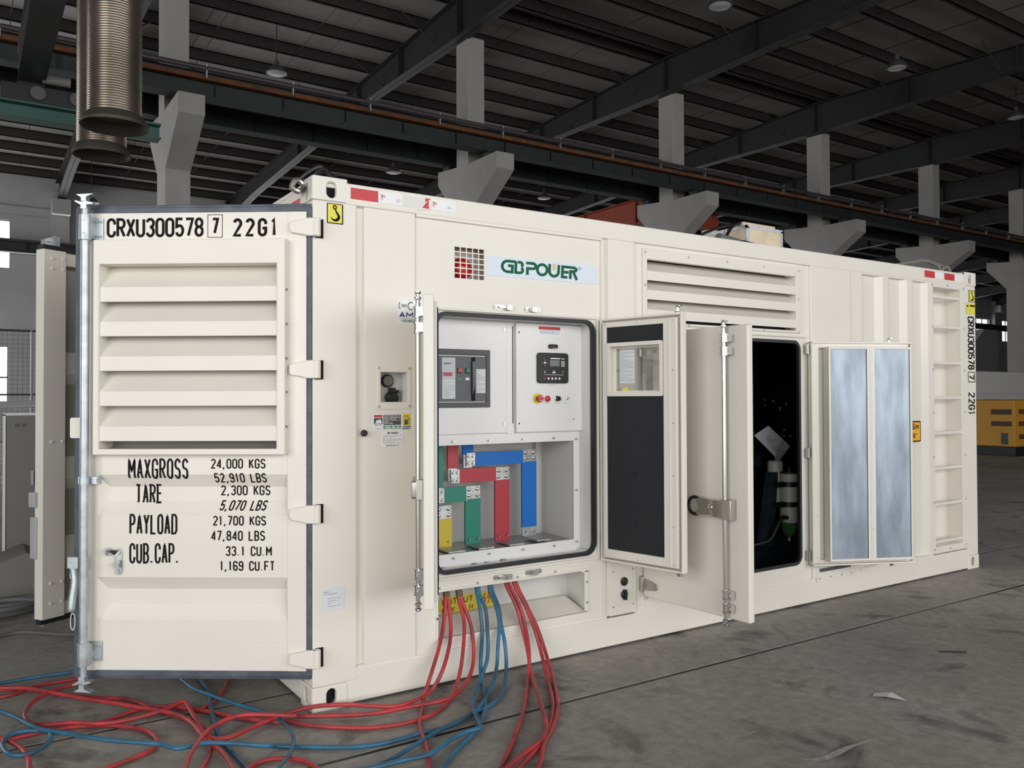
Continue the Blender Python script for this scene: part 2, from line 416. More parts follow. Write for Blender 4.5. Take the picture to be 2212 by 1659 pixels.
def letters(mb, fr, text, u0, u1, v0, v1, stroke, W=.46, gap=.24, w=.0012, shear=0, narrow='.,:1I'):
    """text fitted between u0..u1 and v0..v1, stroke = stroke width (m)"""
    G = glyphs(W); adv = []; x = 0
    for ch in text:
        k = .5 if ch in '.,:' else (.75 if ch in '1Iil' else (1.25 if ch in 'MWm' else 1))
        adv.append((x, k)); x += (W*k if ch != ' ' else W*.8) + gap
    tot = x-gap; H = v1-v0-stroke; sx = (u1-u0-stroke)/tot
    for ch, (x, k) in zip(text, adv):
        for pi_, path in enumerate(G.get(ch, [])):
            kk = k if ch in 'MWm1Iil' else 1
            pts = [(u0+stroke/2+(x+p[0]*kk)*sx+shear*p[1]*H, v0+stroke/2+p[1]*H) for p in path]
            if hasattr(fr, 'dep'):
                q = [pts[0]]
                for a, b in zip(pts, pts[1:]):
                    k_ = max(1, int(math.hypot(b[0]-a[0], b[1]-a[1])/.008)); q += [(a[0]+(b[0]-a[0])*i/k_, a[1]+(b[1]-a[1])*i/k_) for i in range(1, k_+1)]
                pts = q
            mb.ribbon(fr, pts, stroke, w+pi_*.00012)
    return mb
def print_lines(mb, fr, u0, u1, v0, v1, n, w=.0014, fill=.45, seed=1):
    rnd = random.Random(seed); dv = (v1-v0)/n
    for i in range(n):
        u = u0
        v = v1-(i+.5)*dv
        while u < u1:
            L = rnd.uniform(.08, .3)*(u1-u0); e = min(u+L, u1)
            mb.add([fr.p(u, v-dv*fill/2, w), fr.p(e, v-dv*fill/2, w), fr.p(e, v+dv*fill/2, w), fr.p(u, v+dv*fill/2, w)], [(0, 1, 2, 3)])
            u = e+rnd.uniform(.03, .08)*(u1-u0)
            if rnd.random() < .15: break
    return mb
def screw(name, fr, u, v, w=0, r=.006, parent=None, m='steel'):
    return MB().lathe(fr.p(u, v, w), fr.n, [(r, 0), (r, .002), (r*.6, .004)], 8).build(name, m, parent)

# ================================================================== THE HALL
RIDGE = 11.7
def roofz(y): return 10.2 - (.036*(y-RIDGE) if y > RIDGE else .05*(RIDGE-y))
X0, X1, Y0, Y1 = -12.0, 74.0, -16.0, 31.0
# floor: slabs with narrow recessed joints along two lines parallel to the container
fl = MB()
for a, b in ((Y0, -.566), (-.538, .321), (.345, Y1)): fl.box(X0, X1, a, b, -.2, 0)
fl.box(X0, X1, Y0, Y1, -.3, -.018)
o = fl.build('floor', 'floor', smooth=False); o['kind'] = 'structure'
j = MB()
for y in (-.552, .333): j.box(X0, X1, y-.0139, y+.0139, -.03, -.0025)
j.build('joint', 'black_rubber', o, smooth=False)
# worn paint marks lying flat on the slab
FLR = Frame((0, 0, 0), (1, 0, 0), (0, 1, 0), (0, 0, 1))
MB().ribbon(FLR, crom2([(1.50, -1.60), (1.57, -1.655), (1.66, -1.665), (1.78, -1.655), (1.88, -1.66), (1.98, -1.665)]), [.004, .012, .022, .03, .034, .03, .034, .036, .03, .026, .022, .02, .016, .012, .008, .004][:16], .0012).build('paint_mark', 'paint_white', o, smooth=False)
MB().ribbon(FLR, crom2([(1.44, -1.30), (1.52, -1.32), (1.60, -1.315)]), .008, .0012).build('paint_mark', 'paint_white', o, smooth=False)
MB().ribbon(FLR, crom2([(3.75, -.36), (3.9, -.46), (4.1, -.50)]), .012, .0012).build('paint_mark', 'paint_white', o, smooth=False)
WM = Frame((0, 0, .0), (1, 0, 0), (0, 1, 0), (0, 0, 1))

def holes_wall(name, fr, u0, u1, v0, v1, holes, th, m='wall_paint'):
    o = wall_holes(MB(), fr, u0, u1, v0, v1, holes, -th, 0).build(name, m, smooth=False); o['kind'] = 'structure'; return o
BACK = Frame((0, Y1, 0), (1, 0, 0), (0, 0, 1), (0, -1, 0))
wins = []
for k in range(-2, 12):
    xa = 1.5+6.08*k
    wins.append((xa-5.2, xa-1.55, 6.2, 7.95)); wins.append((xa-5.2, xa-1.6, 1.15, 3.4))
wins = [x_ for x_ in wins if x_[0] > X0 and x_[1] < 62] + [(64.3, 67.9, 5.95, 7.66), (69.9, 73.2, 5.95, 7.66)]
wb = holes_wall('wall_back', BACK, X0, X1, 0, 9.75, wins, .3)
wn = 0
for (a, b, c, d) in wins:
    wn += 1
    m = MB()
    nb = 4
    for i in range(nb+1):
        u = a+(b-a)*i/nb; m.fbox(BACK, u-.03, u+.03, c, d, -.20, -.12)
    for v in (c, (c+d)/2, d): m.fbox(BACK, a, b, v-.03, v+.03, -.20, -.12)
    o = m.build('window_%d' % wn, 'cabinet_grey', smooth=False); o['kind'] = 'structure'
    MB().fbox(BACK, a, b, c, d, -.24, -.22).build('pane', 'daylight_pane', o, smooth=False)
# pilasters and ring beam of the back wall
for k in range(-2, 12):
    xa = 1.5+6.08*k
    if not X0 < xa < X1: continue
    MB().fbox(BACK, xa-.3, xa+.3, 0, 9.1, 0, .35).fbox(BACK, xa-.3, xa+.3, 8.2, 8.75, .35, .8).build('pilaster', 'wall_paint', wb, smooth=False)
MB().fbox(BACK, X0, X1, 8.15, 8.45, 0, .12).build('ring_beam', 'wall_paint', wb, smooth=False)
RIGHT = Frame((X1, 0, 0), (0, -1, 0), (0, 0, 1), (-1, 0, 0))
holes_wall('wall_right', RIGHT, -Y1, -Y0, 0, 10.2, [], .3)
FRONT = Frame((0, Y0, 0), (-1, 0, 0), (0, 0, 1), (0, 1, 0))
holes_wall('wall_front', FRONT, -X1, -X0, 0, 9.0, [(-19.5, 9.5, .4, 8.2)], .3)
LEFT = Frame((X0, 0, 0), (0, 1, 0), (0, 0, 1), (1, 0, 0))
holes_wall('wall_left', LEFT, Y0, Y1, 0, 10.2, [(-14.6, -2.8, .2, 7.4), (13, 27, .0, 6.4)], .3)

# ---- ceiling: sheets, purlins and rafters
ce = MB()
for (ya, yb) in ((RIDGE, Y1), (Y0, RIDGE)):
    za, zb = roofz(ya)+.36, roofz(yb)+.36
    ce.add([(X0, ya, za), (X1, ya, za), (X1, yb, zb), (X0, yb, zb), (X0, ya, za+.1), (X1, ya, za+.1), (X1, yb, zb+.1), (X0, yb, zb+.1)],
           [(0, 1, 2, 3), (4, 5, 6, 7), (0, 1, 5, 4), (1, 2, 6, 5), (2, 3, 7, 6), (3, 0, 4, 7)])
ceil = ce.build('ceiling', 'roof_sheet', smooth=False); ceil['kind'] = 'structure'
# roof panels under the deck, each a sheet of its own with a gap to the next
def panel_mesh(ya, yb):
    m = MB(); L = 3.02
    za, zb = roofz(ya)+.30, roofz(yb)+.30
    m.add([(0, ya, za), (L, ya, za), (L, yb, zb), (0, yb, zb), (0, ya, za+.03), (L, ya, za+.03), (L, yb, zb+.03), (0, yb, zb+.03)],
          [(0, 1, 2, 3), (4, 5, 6, 7), (0, 1, 5, 4), (1, 2, 6, 5), (2, 3, 7, 6), (3, 0, 4, 7)])
    return m
bands = [(11.75, 18.1), (18.12, 24.5), (24.52, 30.9), (5.3, 11.7), (-1.1, 5.28), (-7.5, -1.12)]
for ya, yb in bands:
    base = None
    for i in range(26):
        x = X0+.1+i*3.04
        if x+3.02 > X1: break
        if base is None: base = panel_mesh(ya, yb).build('roof_panel', 'roof_sheet', ceil, smooth=False, loc=(x, 0, 0))
        else: dup(base, (x, 0, 0))
def purlin(y):
    z = roofz(y)
    m = MB(); m.box(X0, X1, y-.012, y+.012, z, z+.29); m.box(X0, X1, y-.012, y+.075, z, z+.02); m.box(X0, X1, y-.012, y+.075, z+.27, z+.29)
    return m.build('purlin', 'purlin_steel', ceil, smooth=False)
for k in range(14): purlin(RIDGE+.35+k*1.42)
for k in range(19): purlin(RIDGE-.35-k*1.42)
def rafter():
    m = MB()
    def seg(y0, y1, d0, d1):
        z0, z1 = roofz(y0), roofz(y1)
        for (xa, xb, ta, tb) in ((-.011, .011, 0, 1), ):
            vs = [(x, y, z) for (y, zt, zb_) in ((y0, z0, z0-d0), (y1, z1, z1-d1)) for x in (-.012, .012) for z in (zb_, zt)]
            m.add(vs, [(0, 1, 3, 2), (4, 6, 7, 5), (0, 4, 5, 1), (2, 3, 7, 6), (0, 2, 6, 4), (1, 5, 7, 3)])
        for s in (0, 1):
            a, b = ((z0-d0, z1-d1) if s == 0 else (z0-.03, z1-.03))
            vs = [(x, y, z) for (y, zz) in ((y0, a), (y1, b)) for x in (-.14, .14) for z in (zz, zz+.025)]
            m.add(vs, [(0, 1, 3, 2), (4, 6, 7, 5), (0, 4, 5, 1), (2, 3, 7, 6), (0, 2, 6, 4), (1, 5, 7, 3)])
    seg(RIDGE, 17.2, .90, .58); seg(17.2, 27, .58, .58); seg(27, Y1, .58, .8)
    seg(RIDGE, 6.0, .90, .58); seg(6.0, Y0, .58, .58)
    for y, d in ((RIDGE, .9), (14.6, .72), (17.2, .58), (8.8, .72), (6.0, .58), (22, .58), (0, .58)):
        z = roofz(y); m.box(-.13, .13, y-.01, y+.01, z-d, z)
    return m
rf = None
for k in range(-2, 12):
    x = 1.5+6.08*k
    if not X0 < x < X1: continue
    if rf is None: rf = rafter().build('rafter', 'rafter_steel', ceil, smooth=False, loc=(x, 0, 0))
    else: dup(rf, (x, 0, 0))
# thin stay rods from rafter flange to purlin
st = None
for k in range(-1, 8):
    x = 1.5+6.08*k
    for y in (12.9, 15.7, 18.6, 21.4, 9.2, 6.4):
        z = roofz(y)
        if st is None:
            st = MB().tube([(-.9, 0, .02), (-.02, 0, -.55)], .018, 6).tube([(.9, 0, .02), (.02, 0, -.55)], .018, 6).build('stay_rod', 'purlin_steel', ceil, loc=(x, y, z))
        else: dup(st, (x, y, z))
# thin roof ties
ty = MB()
for k in range(-1, 8):
    x = 1.5+6.08*k
    for x2 in (x+2.0, x+4.0):
        ty.tube([(x2, Y0+4, roofz(Y0+4)+.1), (x2, RIDGE, roofz(RIDGE)+.1)], .012, 4).tube([(x2, RIDGE, roofz(RIDGE)+.1), (x2, Y1-1, roofz(Y1-1)+.1)], .012, 4)
ty.build('tie_rod', 'purlin_steel', ceil, smooth=False, kind='stuff')

# ---- columns with corbels (one model, repeated)
def column_meshes():
    fr = Frame((0, 0, 0), (0, 1, 0), (0, 0, 1), (-1, 0, 0))
    shaft = MB().box(0, .42, 11.5, 12.25, 0, 5.6).box(.0, .42, 11.62, 12.13, 5.6, 9.36)
    cor = MB().poly(fr, [(10.45, 6.56), (10.45, 6.22), (11.5, 5.52), (12.25, 5.58), (12.98, 6.36), (12.98, 6.68), (12.13, 6.60), (11.62, 6.56)], .006, -.426)
    return shaft, cor
names = ['nearest whitewashed concrete column, rising behind the end door of the container', 'whitewashed concrete column with corbel above the red beacon grille and the brand sign',
         'whitewashed concrete column with corbel just left of the wooden crate', 'whitewashed concrete column with corbel just right of the wooden crate',
         'whitewashed concrete column behind the black cable coil on the far roof end', 'whitewashed concrete column at the right edge of the photo above the orange genset',
         'farthest whitewashed concrete column in the row under the crane beam']
col0 = None
for k in range(7):
    x = [1.5, 7.68, 13.77, 19.84, 25.8, 31.9, 38][k]
    t = thing('concrete_column', names[k], 'column', (x, 0, 0), group='concrete columns under the crane beam')
    if col0 is None:
        a, b = column_meshes(); s_ = a.build('shaft', 'plaster', t, smooth=False, bevel=.012); c_ = b.build('corbel', 'plaster', t, smooth=False, bevel=.012); col0 = (s_, c_)
        # head bracket bolts under the rafter
    else:
        for q in col0: dup(q, parent=t)
# ---- crane runway girders (near and far side of the columns)
def runway(name, label, y, zb, rust, x0, x1, pipe):
    t = thing(name, label, 'crane beam', (0, 0, 0))
    m = MB(); m.box(x0, x1, y-.15, y+.15, zb+.08, zb+.10); m.box(x0, x1, y-.008, y+.008, zb+.10, zb+.44); m.box(x0, x1, y-.19, y+.19, zb+.44, zb+.46)
    m.build('girder', 'crane_green', t, smooth=False)
    st = None
    for i in range(int((x1-x0)/1.2)):
        if st is None: st = MB().box(0, .012, y-.06, y+.06, zb+.10, zb+.44).build('stiffener', 'crane_green', t, smooth=False, loc=(x0+.6+i*1.2, 0, 0))
        else: dup(st, (x0+.6+i*1.2, 0, 0))
    if rust: MB().box(x0, x1, y-.20, y-.10, zb+.37, zb+.44).build('rusty_angle', 'rust', t, smooth=False, label='rust-stained angle along the girder')
    MB().box(x0, x1, y-.035, y+.035, zb+.46, zb+.56).build('rail', 'conduit', t, smooth=False)
    if pipe:
        MB().cyl((x0, y-.24, zb+.54), (x1, y-.24, zb+.54), .045, 10).build('conductor_bar', 'conduit', t)
        b = None
        for i in range(28):
            if b is None: b = MB().box(0, .02, y-.27, y-.20, zb+.38, zb+.62).build('bracket', 'galv', t, smooth=False, loc=(x0+1+i*1.5, 0, 0))
            else: dup(b, (x0+1+i*1.5, 0, 0))
    if zb < 6.7 and x1 < 60:
        pd = None
        for cx in (1.5, 7.68, 13.77, 19.84, 25.8, 31.9, 38):
            if pd is None: pd = MB().box(.06, .36, y-.13, y+.13, zb-.03, zb+.08).build('bearing_pad', 'crane_green', t, smooth=False, loc=(cx, 0, 0))
            else: dup(pd, (cx, 0, 0))
    return t
runway('crane_runway_beam', 'dark green crane runway beam with rusty edge, in front of the columns', 10.98, 6.58, True, -8, 44, True)
runway('crane_runway_beam', 'dark crane runway beam on the far corbels, behind the columns', 12.72, 6.68, False, -8, 44, False)
# back wall runway
runway('crane_runway_beam', 'dark crane beam along the back wall, crossing the white windows', 30.3, 6.60, False, -11, 73.8, False)
# ---- overhead crane left (dark bridge girder with end truck and green beam)
t = thing('overhead_crane', 'dark overhead crane girder hanging at the upper left, left of the flexible ducts', 'crane', (0, 0, 0))
m = MB(); m.box(-.80, -.46, 2.5, 10.0, 6.02, 6.04); m.box(-.78, -.48, 2.5, 10.0, 6.04, 6.50); m.box(-.80, -.46, 2.5, 10.0, 6.50, 6.52)
m.build('bridge_girder', 'engine_black', t, smooth=False)
MB().box(-1.0, .05, 9.72, 10.02, 5.74, 5.98).build('end_truck', 'black', t, smooth=False, bevel=.01)
for x in (-.55, -.05): MB().cyl((x, 9.66, 5.86), (x, 9.72, 5.86), .10, 18).build('wheel', 'lamp_shade', t)
MB().cyl((-.5, 9.60, 6.06), (-.15, 9.60, 6.06), .07, 14).build('drive_motor', 'cabinet_grey', t)
t = thing('runway_beam', 'green lower crane beam carrying the end truck at the upper left', 'crane beam', (0, 0, 0))
MB().box(-9, 1.1, 9.70, 10.0, 5.50, 5.52).box(-9, 1.1, 9.84, 9.86, 5.52, 5.70).box(-9, 1.1, 9.70, 10.0, 5.70, 5.73).build('girder', 'green_paint', t, smooth=False)
# orange bridge crane in the far bay
t = thing('bridge_crane', 'orange-red overhead crane girder in the far bay, above the container roof', 'crane', (0, 0, 0))
MB().box(15.6, 16.1, 12.96, 29.9, 6.75, 7.45).box(15.5, 16.2, 12.96, 29.9, 7.45, 7.48).box(15.5, 16.2, 12.96, 29.9, 6.72, 6.75).build('bridge_girder', 'crane_orange', t, smooth=False)
for y in (15.0, 17.5, 20): MB().box(15.52, 15.6, y, y+.03, 6.75, 7.45).build('stiffener', 'crane_orange', t, smooth=False)
MB().box(14.2, 16.9, 12.96, 13.30, 6.35, 6.72).build('end_truck', 'crane_orange', t, smooth=False)
# ---- flexible exhaust ducts
def duct(label, x, y, zb, r, fl):
    t = thing('exhaust_duct', label, 'duct', (x, y, zb), group='flexible exhaust ducts')
    prof = []; h = .06
    while h < 3.6: prof += [(r*.978, h), (r, h+.006), (r, h+.011), (r*.978, h+.017)]; h += .018
    MB().lathe((0, 0, 0), (0, 0, 1), prof, 40).build('hose', 'flex_duct', t)
    MB().lathe((0, 0, 0), (0, 0, 1), [(r*.92, .07), (r*fl*.92, .004), (r*fl, -.01), (r*fl*1.01, .012), (r*1.02, .075)], 40).build('rim', 'duct_rim', t)
    MB().cyl((0, 0, .08), (0, 0, .10), r*.9, 32).build('inner_throat', 'void', t)
    MB().cyl((0, 0, 3.6), (0, 0, 6.2), r*.8, 24).build('fixed_pipe', 'galv', t)
    return t
duct('large ribbed bronze exhaust duct hanging in front, its mouth lower right', -.505, 2.70, 3.48, .182, 1.26)
duct('smaller-looking ribbed exhaust duct hanging behind the front one', -.465, 3.70, 3.52, .188, 1.16)
# ---- pendant lamps
def lamp(label, x, y, z, on=False):
    t = thing('pendant_lamp', label, 'lamp', (x, y, z), group='pendant lamps under the roof')
    if not LAMP:
        a = MB().lathe((0, 0, 0), (0, 0, 1), [(.24, 0), (.23, .03), (.15, .13), (.06, .2), (.05, .3)], 20).build('shade', 'lamp_shade', t)
        b = MB().lathe((0, 0, .0), (0, 0, 1), [(.16, -.02), (.22, .01), (.16, .03)], 16).build('diffuser', 'silver', t)
        LAMP.extend((a, b))
    else:
        for q in LAMP: dup(q, parent=t)
    MB().cyl((0, 0, .3), (0, 0, roofz(y)+.31-z), .012, 6).build('rod', 'purlin_steel', t)
LAMP = []
lamp('pendant lamp between the first two columns, high above the end door', 4.56, 15.0, 8.98)
lamp('pendant lamp low above the container roof, left of the second column', 10.34, 21, 8.90)
lamp('pendant lamp right of the second column, close over the roof rail', 16.42, 21, 8.83)
lamp('small pendant lamp just right of the nearest column', 3.97, 24, 7.95)
lamp('pendant lamp at the top edge of the photo, above the third column', 9.95, 6.5, 8.55)
lamp('pendant lamp near the upper right, above the crane beam', 16.6, 7.2, 9.10)
lamp('pendant lamp at the right edge of the photo below the roof', 23.6, 7.9, 9.42)
lamp('pendant lamp seen low between the nearest column and the container corner', 2.1, 27.0, 8.05)

# ---- far right: orange genset, cream canopy
t = thing('diesel_genset', 'orange canopied generator set on black base, beyond the far container corner', 'generator', (20.25, 6.45, 0))
b = MB().box(0, 3.2, 0, 2.3, .23, 1.39).build('canopy', 'genset_orange', t, smooth=False, bevel=.02)
MB().box(-.02, 3.3, -.02, 2.35, 0, .23).build('base', 'black', t, smooth=False, bevel=.01)
GE = Frame((0, 0, 0), (0, -1, 0), (0, 0, 1), (-1, 0, 0))
for z0, z1 in ((1.03, 1.16), (.74, .86)):
    MB().fbox(GE, -.56, -.07, z0, z1, -.02, .006).build('louvre', 'rust', b, smooth=False)
    m = MB()
    for i in range(11): m.fbox(GE, -.55+.044*i, -.53+.044*i, z0+.01, z1-.01, .006, .012)
    m.build('slot', 'print_dark', b, smooth=False, kind='stuff')
MB().fbox(GE, -.32, -.16, .29, .57, .0, .012).build('socket_panel', 'print_dark', b, smooth=False)
FE = Frame((0, 0, 0), (1, 0, 0), (0, 0, 1), (0, -1, 0))
for z in (1.10, .80, .48): MB().fbox(FE, .2, 1.6, z-.06, z+.06, 0, .01).build('side_louvre', 'rust', b, smooth=False)
t = thing('equipment_canopy', 'long cream equipment housing behind the orange generator set', 'housing', (21.5, 9.5, 0))
MB().box(-3.2, 6, 0, 1.6, 0, 2.25).box(-3.25, 6.05, -.05, 1.65, 1.55, 1.60).build('body', 'cream_in', t, smooth=False, bevel=.02)
MB().box(.4, 1.5, -.01, 0, 1.62, 2.1).build('name_plate', 'bluewhite', t, smooth=False)
t = thing('machine_cabinet', 'pale grey machine cabinet far off under the right-hand windows', 'cabinet', (42, 24, 0))
MB().box(0, 1.6, 0, 2, 0, 4.0).build('body', 'white_panel', t, smooth=False); MB().box(0.2, 1.4, -.01, 0, .4, 3.6).build('door', 'silver', t, smooth=False)
t = thing('machine_tool', 'dark low machine far off beside the pale cabinet', 'machine', (45, 23, 0))
MB().box(0, 4.6, 0, 2, 0, 1.6).box(0, .8, .2, 1, 1.6, 3.1).box(1.5, 4, .4, 1.6, 1.6, 2.1).build('body', 'cabinet_grey', t, smooth=False)
t = thing('machine_hood', 'pale hooded machine far off beside the last column', 'machine', (50, 23, 0))
MB().poly(Frame((0, 0, 0), (1, 0, 0), (0, 0, 1), (0, -1, 0)), [(0, 0), (3, 0), (3, 5.6), (1.4, 5.6), (0, 4.6)], 0, -2).build('hood', 'silver', t, smooth=False)

# ---- far left clutter
t = thing('steel_cabinet', 'grey steel cabinet with open door standing at the left edge', 'cabinet', (-1.13, 4.3, 0))
MB().box(-.50, -.03, 0, .6, .06, 1.40).build('body', 'cabinet_grey', t, smooth=False, bevel=.006)
CF = Frame((0, 0, 0), (1, 0, 0), (0, 0, 1), (0, -1, 0))
dr = MB().fbox(CF, .02, .24, .12, 1.37, -.02, .0).build('door', 'cabinet_grey', t, smooth=False)
MB().fbox(CF, .0, .02, .12, 1.38, -.03, .01).fbox(CF, .0, .24, 1.37, 1.39, -.03, .01).build('door_rim', 'white_panel', dr, smooth=False)
MB().fbox(CF, .205, .225, .78, .90, 0, .02).build('latch', 'silver', dr, smooth=False)
m = MB()
for i in range(6): m.fbox(CF, .09+.013*i+(.01 if i > 2 else 0), .095+.013*i+(.01 if i > 2 else 0), 1.275, 1.30, 0, .004)
m.build('vent_slot', 'print_dark', dr, smooth=False, kind='stuff')
t = thing('blue_cabinet', 'narrow dark blue box behind the open container doors at the left', 'box', (-.89, 5.0, 0))
MB().box(0, .5, 0, .4, .0, 1.08).build('body', 'blue_box', t, smooth=False); MB().box(-.005, .5, -.005, .4, 1.08, 1.10).build('lid', 'bluewhite', t, smooth=False)
t = thing('press_machine', 'dark sloping machine base on the floor at the left edge', 'machine', (-1.5, 3.45, 0))
MB().poly(Frame((0, 0, 0), (1, 0, 0), (0, 0, 1), (0, -1, 0)), [(0, .0), (.62, .0), (.62, .28), (.5, .34), (0, .16)], 0, -.5).build('body', 'cabinet_grey', t, smooth=False)
t = thing('pipe_rack', 'bundle of thin metal pipes lying on top of the grey cabinet', 'pipes', (0, 0, 0))
for i in range(4): MB().cyl((-1.62, 4.28+.05*i, 1.43+.012*i), (-.84, 4.35+.05*i, 1.45+.012*i), .012, 8).build('pipe', 'silver', t)
# wire mesh partition
t = thing('mesh_partition', 'wire mesh partition standing behind the open container doors at the left', 'fence', (0, 13, 0))
MB().cyl((-6, 0, 2.70), (1.4, 0, 2.70), .02, 8).cyl((-6, 0, 1.58), (1.4, 0, 1.58), .015, 8).build('rail', 'mesh_wire', t)
for x in (-5.5, -2.8, -.42): MB().cyl((x, 0, 0), (x, 0, 2.72), .02, 8).build('post', 'silver', t)
m = MB()
for i in range(82): m.box(-5.0+.078*i, -4.996+.078*i, -.002, .002, .2, 2.70)
for i in range(33): m.box(-6, 1.4, -.002, .002, .2+.078*i, .204+.078*i)
m.build('mesh', 'mesh_wire', t, smooth=False, kind='stuff')

# ================================================================== THE CONTAINER
ct = thing('generator_container', 'cream 20-foot container generator set with open doors and red and white tape', 'container', (0, 0, 0))
L_, H_, W_ = 6.058, 2.591, 2.438
def cpart(mb, name, m='cream', **k): return mb.build(name, m, ct, **k)
# floor, roof, far side, ends
cpart(MB().box(.05, 6.0, .06, 2.40, .14, .17), 'deck', 'engine_blue', smooth=False)
cpart(MB().box(.06, 6.0, .02, 2.42, 2.545, 2.565), 'roof', smooth=False)
cpart(MB().box(.16, 5.9, 2.40, 2.43, .15, 2.53), 'far_side', smooth=False)
cpart(MB().box(6.0, 6.03, .16, 2.28, .15, 2.5), 'front_end', smooth=False)
# inner dark lining of the engine room
cpart(MB().box(2.0, 5.25, 1.9, 1.95, .17, 2.54).box(5.2, 5.25, .2, 1.95, .17, 2.54).box(2.05, 2.07, .06, 1.95, .17, 2.54).box(2.05, 5.25, .06, 1.95, 2.50, 2.54), 'acoustic_lining', 'black', smooth=False)
# rails and posts
cpart(MB().box(.17, 5.89, .0015, .06, .012, .18), 'bottom_rail', smooth=False, bevel=.006)
cpart(MB().box(.17, 5.89, 2.38, 2.438, .012, .18), 'bottom_rail', smooth=False)
cpart(MB().box(.17, 5.89, -.004, .06, 2.465, 2.572), 'top_rail', smooth=False, bevel=.006)
cpart(MB().box(.17, 5.89, 2.38, 2.438, 2.465, 2.572), 'top_rail', smooth=False)
cpart(MB().box(.0, .06, .17, 2.27, 2.44, 2.565).box(-.004, .045, .17, 2.27, 2.55, 2.572), 'door_header', smooth=False, bevel=.004)
cpart(MB().box(0, .06, .17, 2.27, .02, .16), 'door_sill', smooth=False, bevel=.004)
cpart(MB().box(0, .228, 0, .03, .118, 2.473).box(0, .03, .0305, .13, .118, 2.473), 'corner_post', smooth=False, bevel=.008)
cpart(MB().box(0, .03, 2.31, 2.438, .118, 2.473), 'corner_post', smooth=False, bevel=.008)
cpart(MB().box(5.885, 6.05, 0, .06, .118, 2.473), 'corner_post', smooth=False, bevel=.008)
cpart(MB().box(5.885, 6.05, 2.38, 2.438, .118, 2.473), 'corner_post', smooth=False)
# corner castings with oval openings
def plate_oval(mb, fr, u0, u1, v0, v1, cu, cv, a, b, w0, w1, n=28, r=.014):
    """rectangular plate with an upright oval (stadium) opening"""
    inn = []; out = []
    for i in range(n):
        t_ = 2*PI*(i+.5)/n; c, s_ = math.cos(t_), math.sin(t_)
        x = a*c; y = (b-a)*(1 if s_ > 0 else -1)+a*s_
        inn.append((cu+x, cv+y))
        dx, dy = c, s_*b/a; k = min(((u1-cu) if dx > 0 else (cu-u0))/max(abs(dx), 1e-6), ((v1-cv) if dy > 0 else (cv-v0))/max(abs(dy), 1e-6))
        out.append((cu+dx*k, cv+dy*k))
    for (U, V) in ((u0, v0), (u0, v1), (u1, v0), (u1, v1)):     # snap the nearest outline point to each corner
        k = min(range(n), key=lambda q: (out[q][0]-U)**2+(out[q][1]-V)**2); out[k] = (U, V)
    mb.ring(fr, out, inn, w0, w1)
END = Frame((0, 0, 0), (0, -1, 0), (0, 0, 1), (-1, 0, 0))       # near end, u=-y
def casting(x, y, z, sx, sy_, sz):
    """x,y,z outer corner; signs point inwards"""
    m = MB()
    fx = Frame((x, y, z), (sx, 0, 0), (0, 0, sz), (0, -sy_, 0))
    plate_oval(m, fx, 0, .178, 0, .118, .095, .062, .0255, .040, -.028, .003)
    fe = Frame((x, y, z), (0, sy_, 0), (0, 0, sz), (-sx, 0, 0))
    plate_oval(m, fe, 0, .162, 0, .118, .089, .062, .0255, .040, -.028, .003)
    ft = Frame((x, y, z), (sx, 0, 0), (0, sy_, 0), (0, 0, -sz))
    plate_oval(m, ft, 0, .178, 0, .162, .095, .085, .032, .055, -.026, .0)
    o = cpart(m, 'corner_casting', smooth=False, bevel=.006)
    cc = MB(); a0 = sorted((x+.040*sx, x+.160*sx)); b0 = sorted((y+.040*sy_, y+.150*sy_)); c0 = sorted((z+.034*sz, z+.116*sz))
    cc.box(*a0, *b0, *c0).build('cavity', 'void', o, smooth=False)
for x, sx in ((0, 1), (L_, -1)):
    for y, s2 in ((0, 1), (W_, -1)):
        for z, sz in ((0, 1), (H_, -1)): casting(x, y, z, sx, s2, sz)
cpart(MB().box(.06, .17, .0, .02, .0, .022), 'foot_pad', smooth=False)
# vertical groove next to the corner post
cpart(MB().box(.228, .272, .022, .03, .18, 2.485).box(.228, .272, 0, .022, .18, .19).box(.228, .272, 0, .022, 2.478, 2.485), 'groove', smooth=False)
# first flat panel, with the recessed fuel socket box
m = MB(); wall_holes(m, SIDE, .268, .552, .178, 2.47, [(.352, .508, 1.485, 1.645)], -.03, -.004); p1 = cpart(m, 'side_panel', smooth=False, bevel=.003)
# second panel: recessed, around the beacon grille, control opening and cable opening
GH = (.789, .981, 2.150, 2.323)
m = MB(); wall_holes(m, SIDE, .556, 1.835, .178, 2.47, [GH, (.66, 1.765, .556, 1.968), (.684, 1.692, .235, .488)], -.032, -.014)
cpart(m, 'side_panel', smooth=False, bevel=.003)
cpart(MB().box(.556, 1.80, -.002, .014, 2.452, 2.468).box(1.795, 1.812, 0, .014, .2, 2.46), 'panel_lip', smooth=False)
# post between control bay and engine bay, with two seams
cpart(MB().box(1.845, 2.058, -.002, .03, .19, 2.468), 'side_post', smooth=False, bevel=.005)
cpart(MB().box(2.058, 2.13, .012, .03, .178, 2.468).box(1.835, 1.845, .012, .03, .19, 2.468), 'post_seam', smooth=False)
# engine bay surround
m = MB(); wall_holes(m, SIDE, 2.118, 3.70, .178, 2.468, [(2.16, 3.60, 1.978, 2.372), (2.19, 3.645, .30, 1.912)], -.03, -.010); cpart(m, 'engine_bay_surround', smooth=False, bevel=.003)
cpart(MB().box(3.70, 3.765, .014, .03, .178, 2.468), 'post_seam', smooth=False)
cpart(MB().box(3.765, 4.25, -.002, .03, .178, 2.468), 'side_post', smooth=False, bevel=.006)
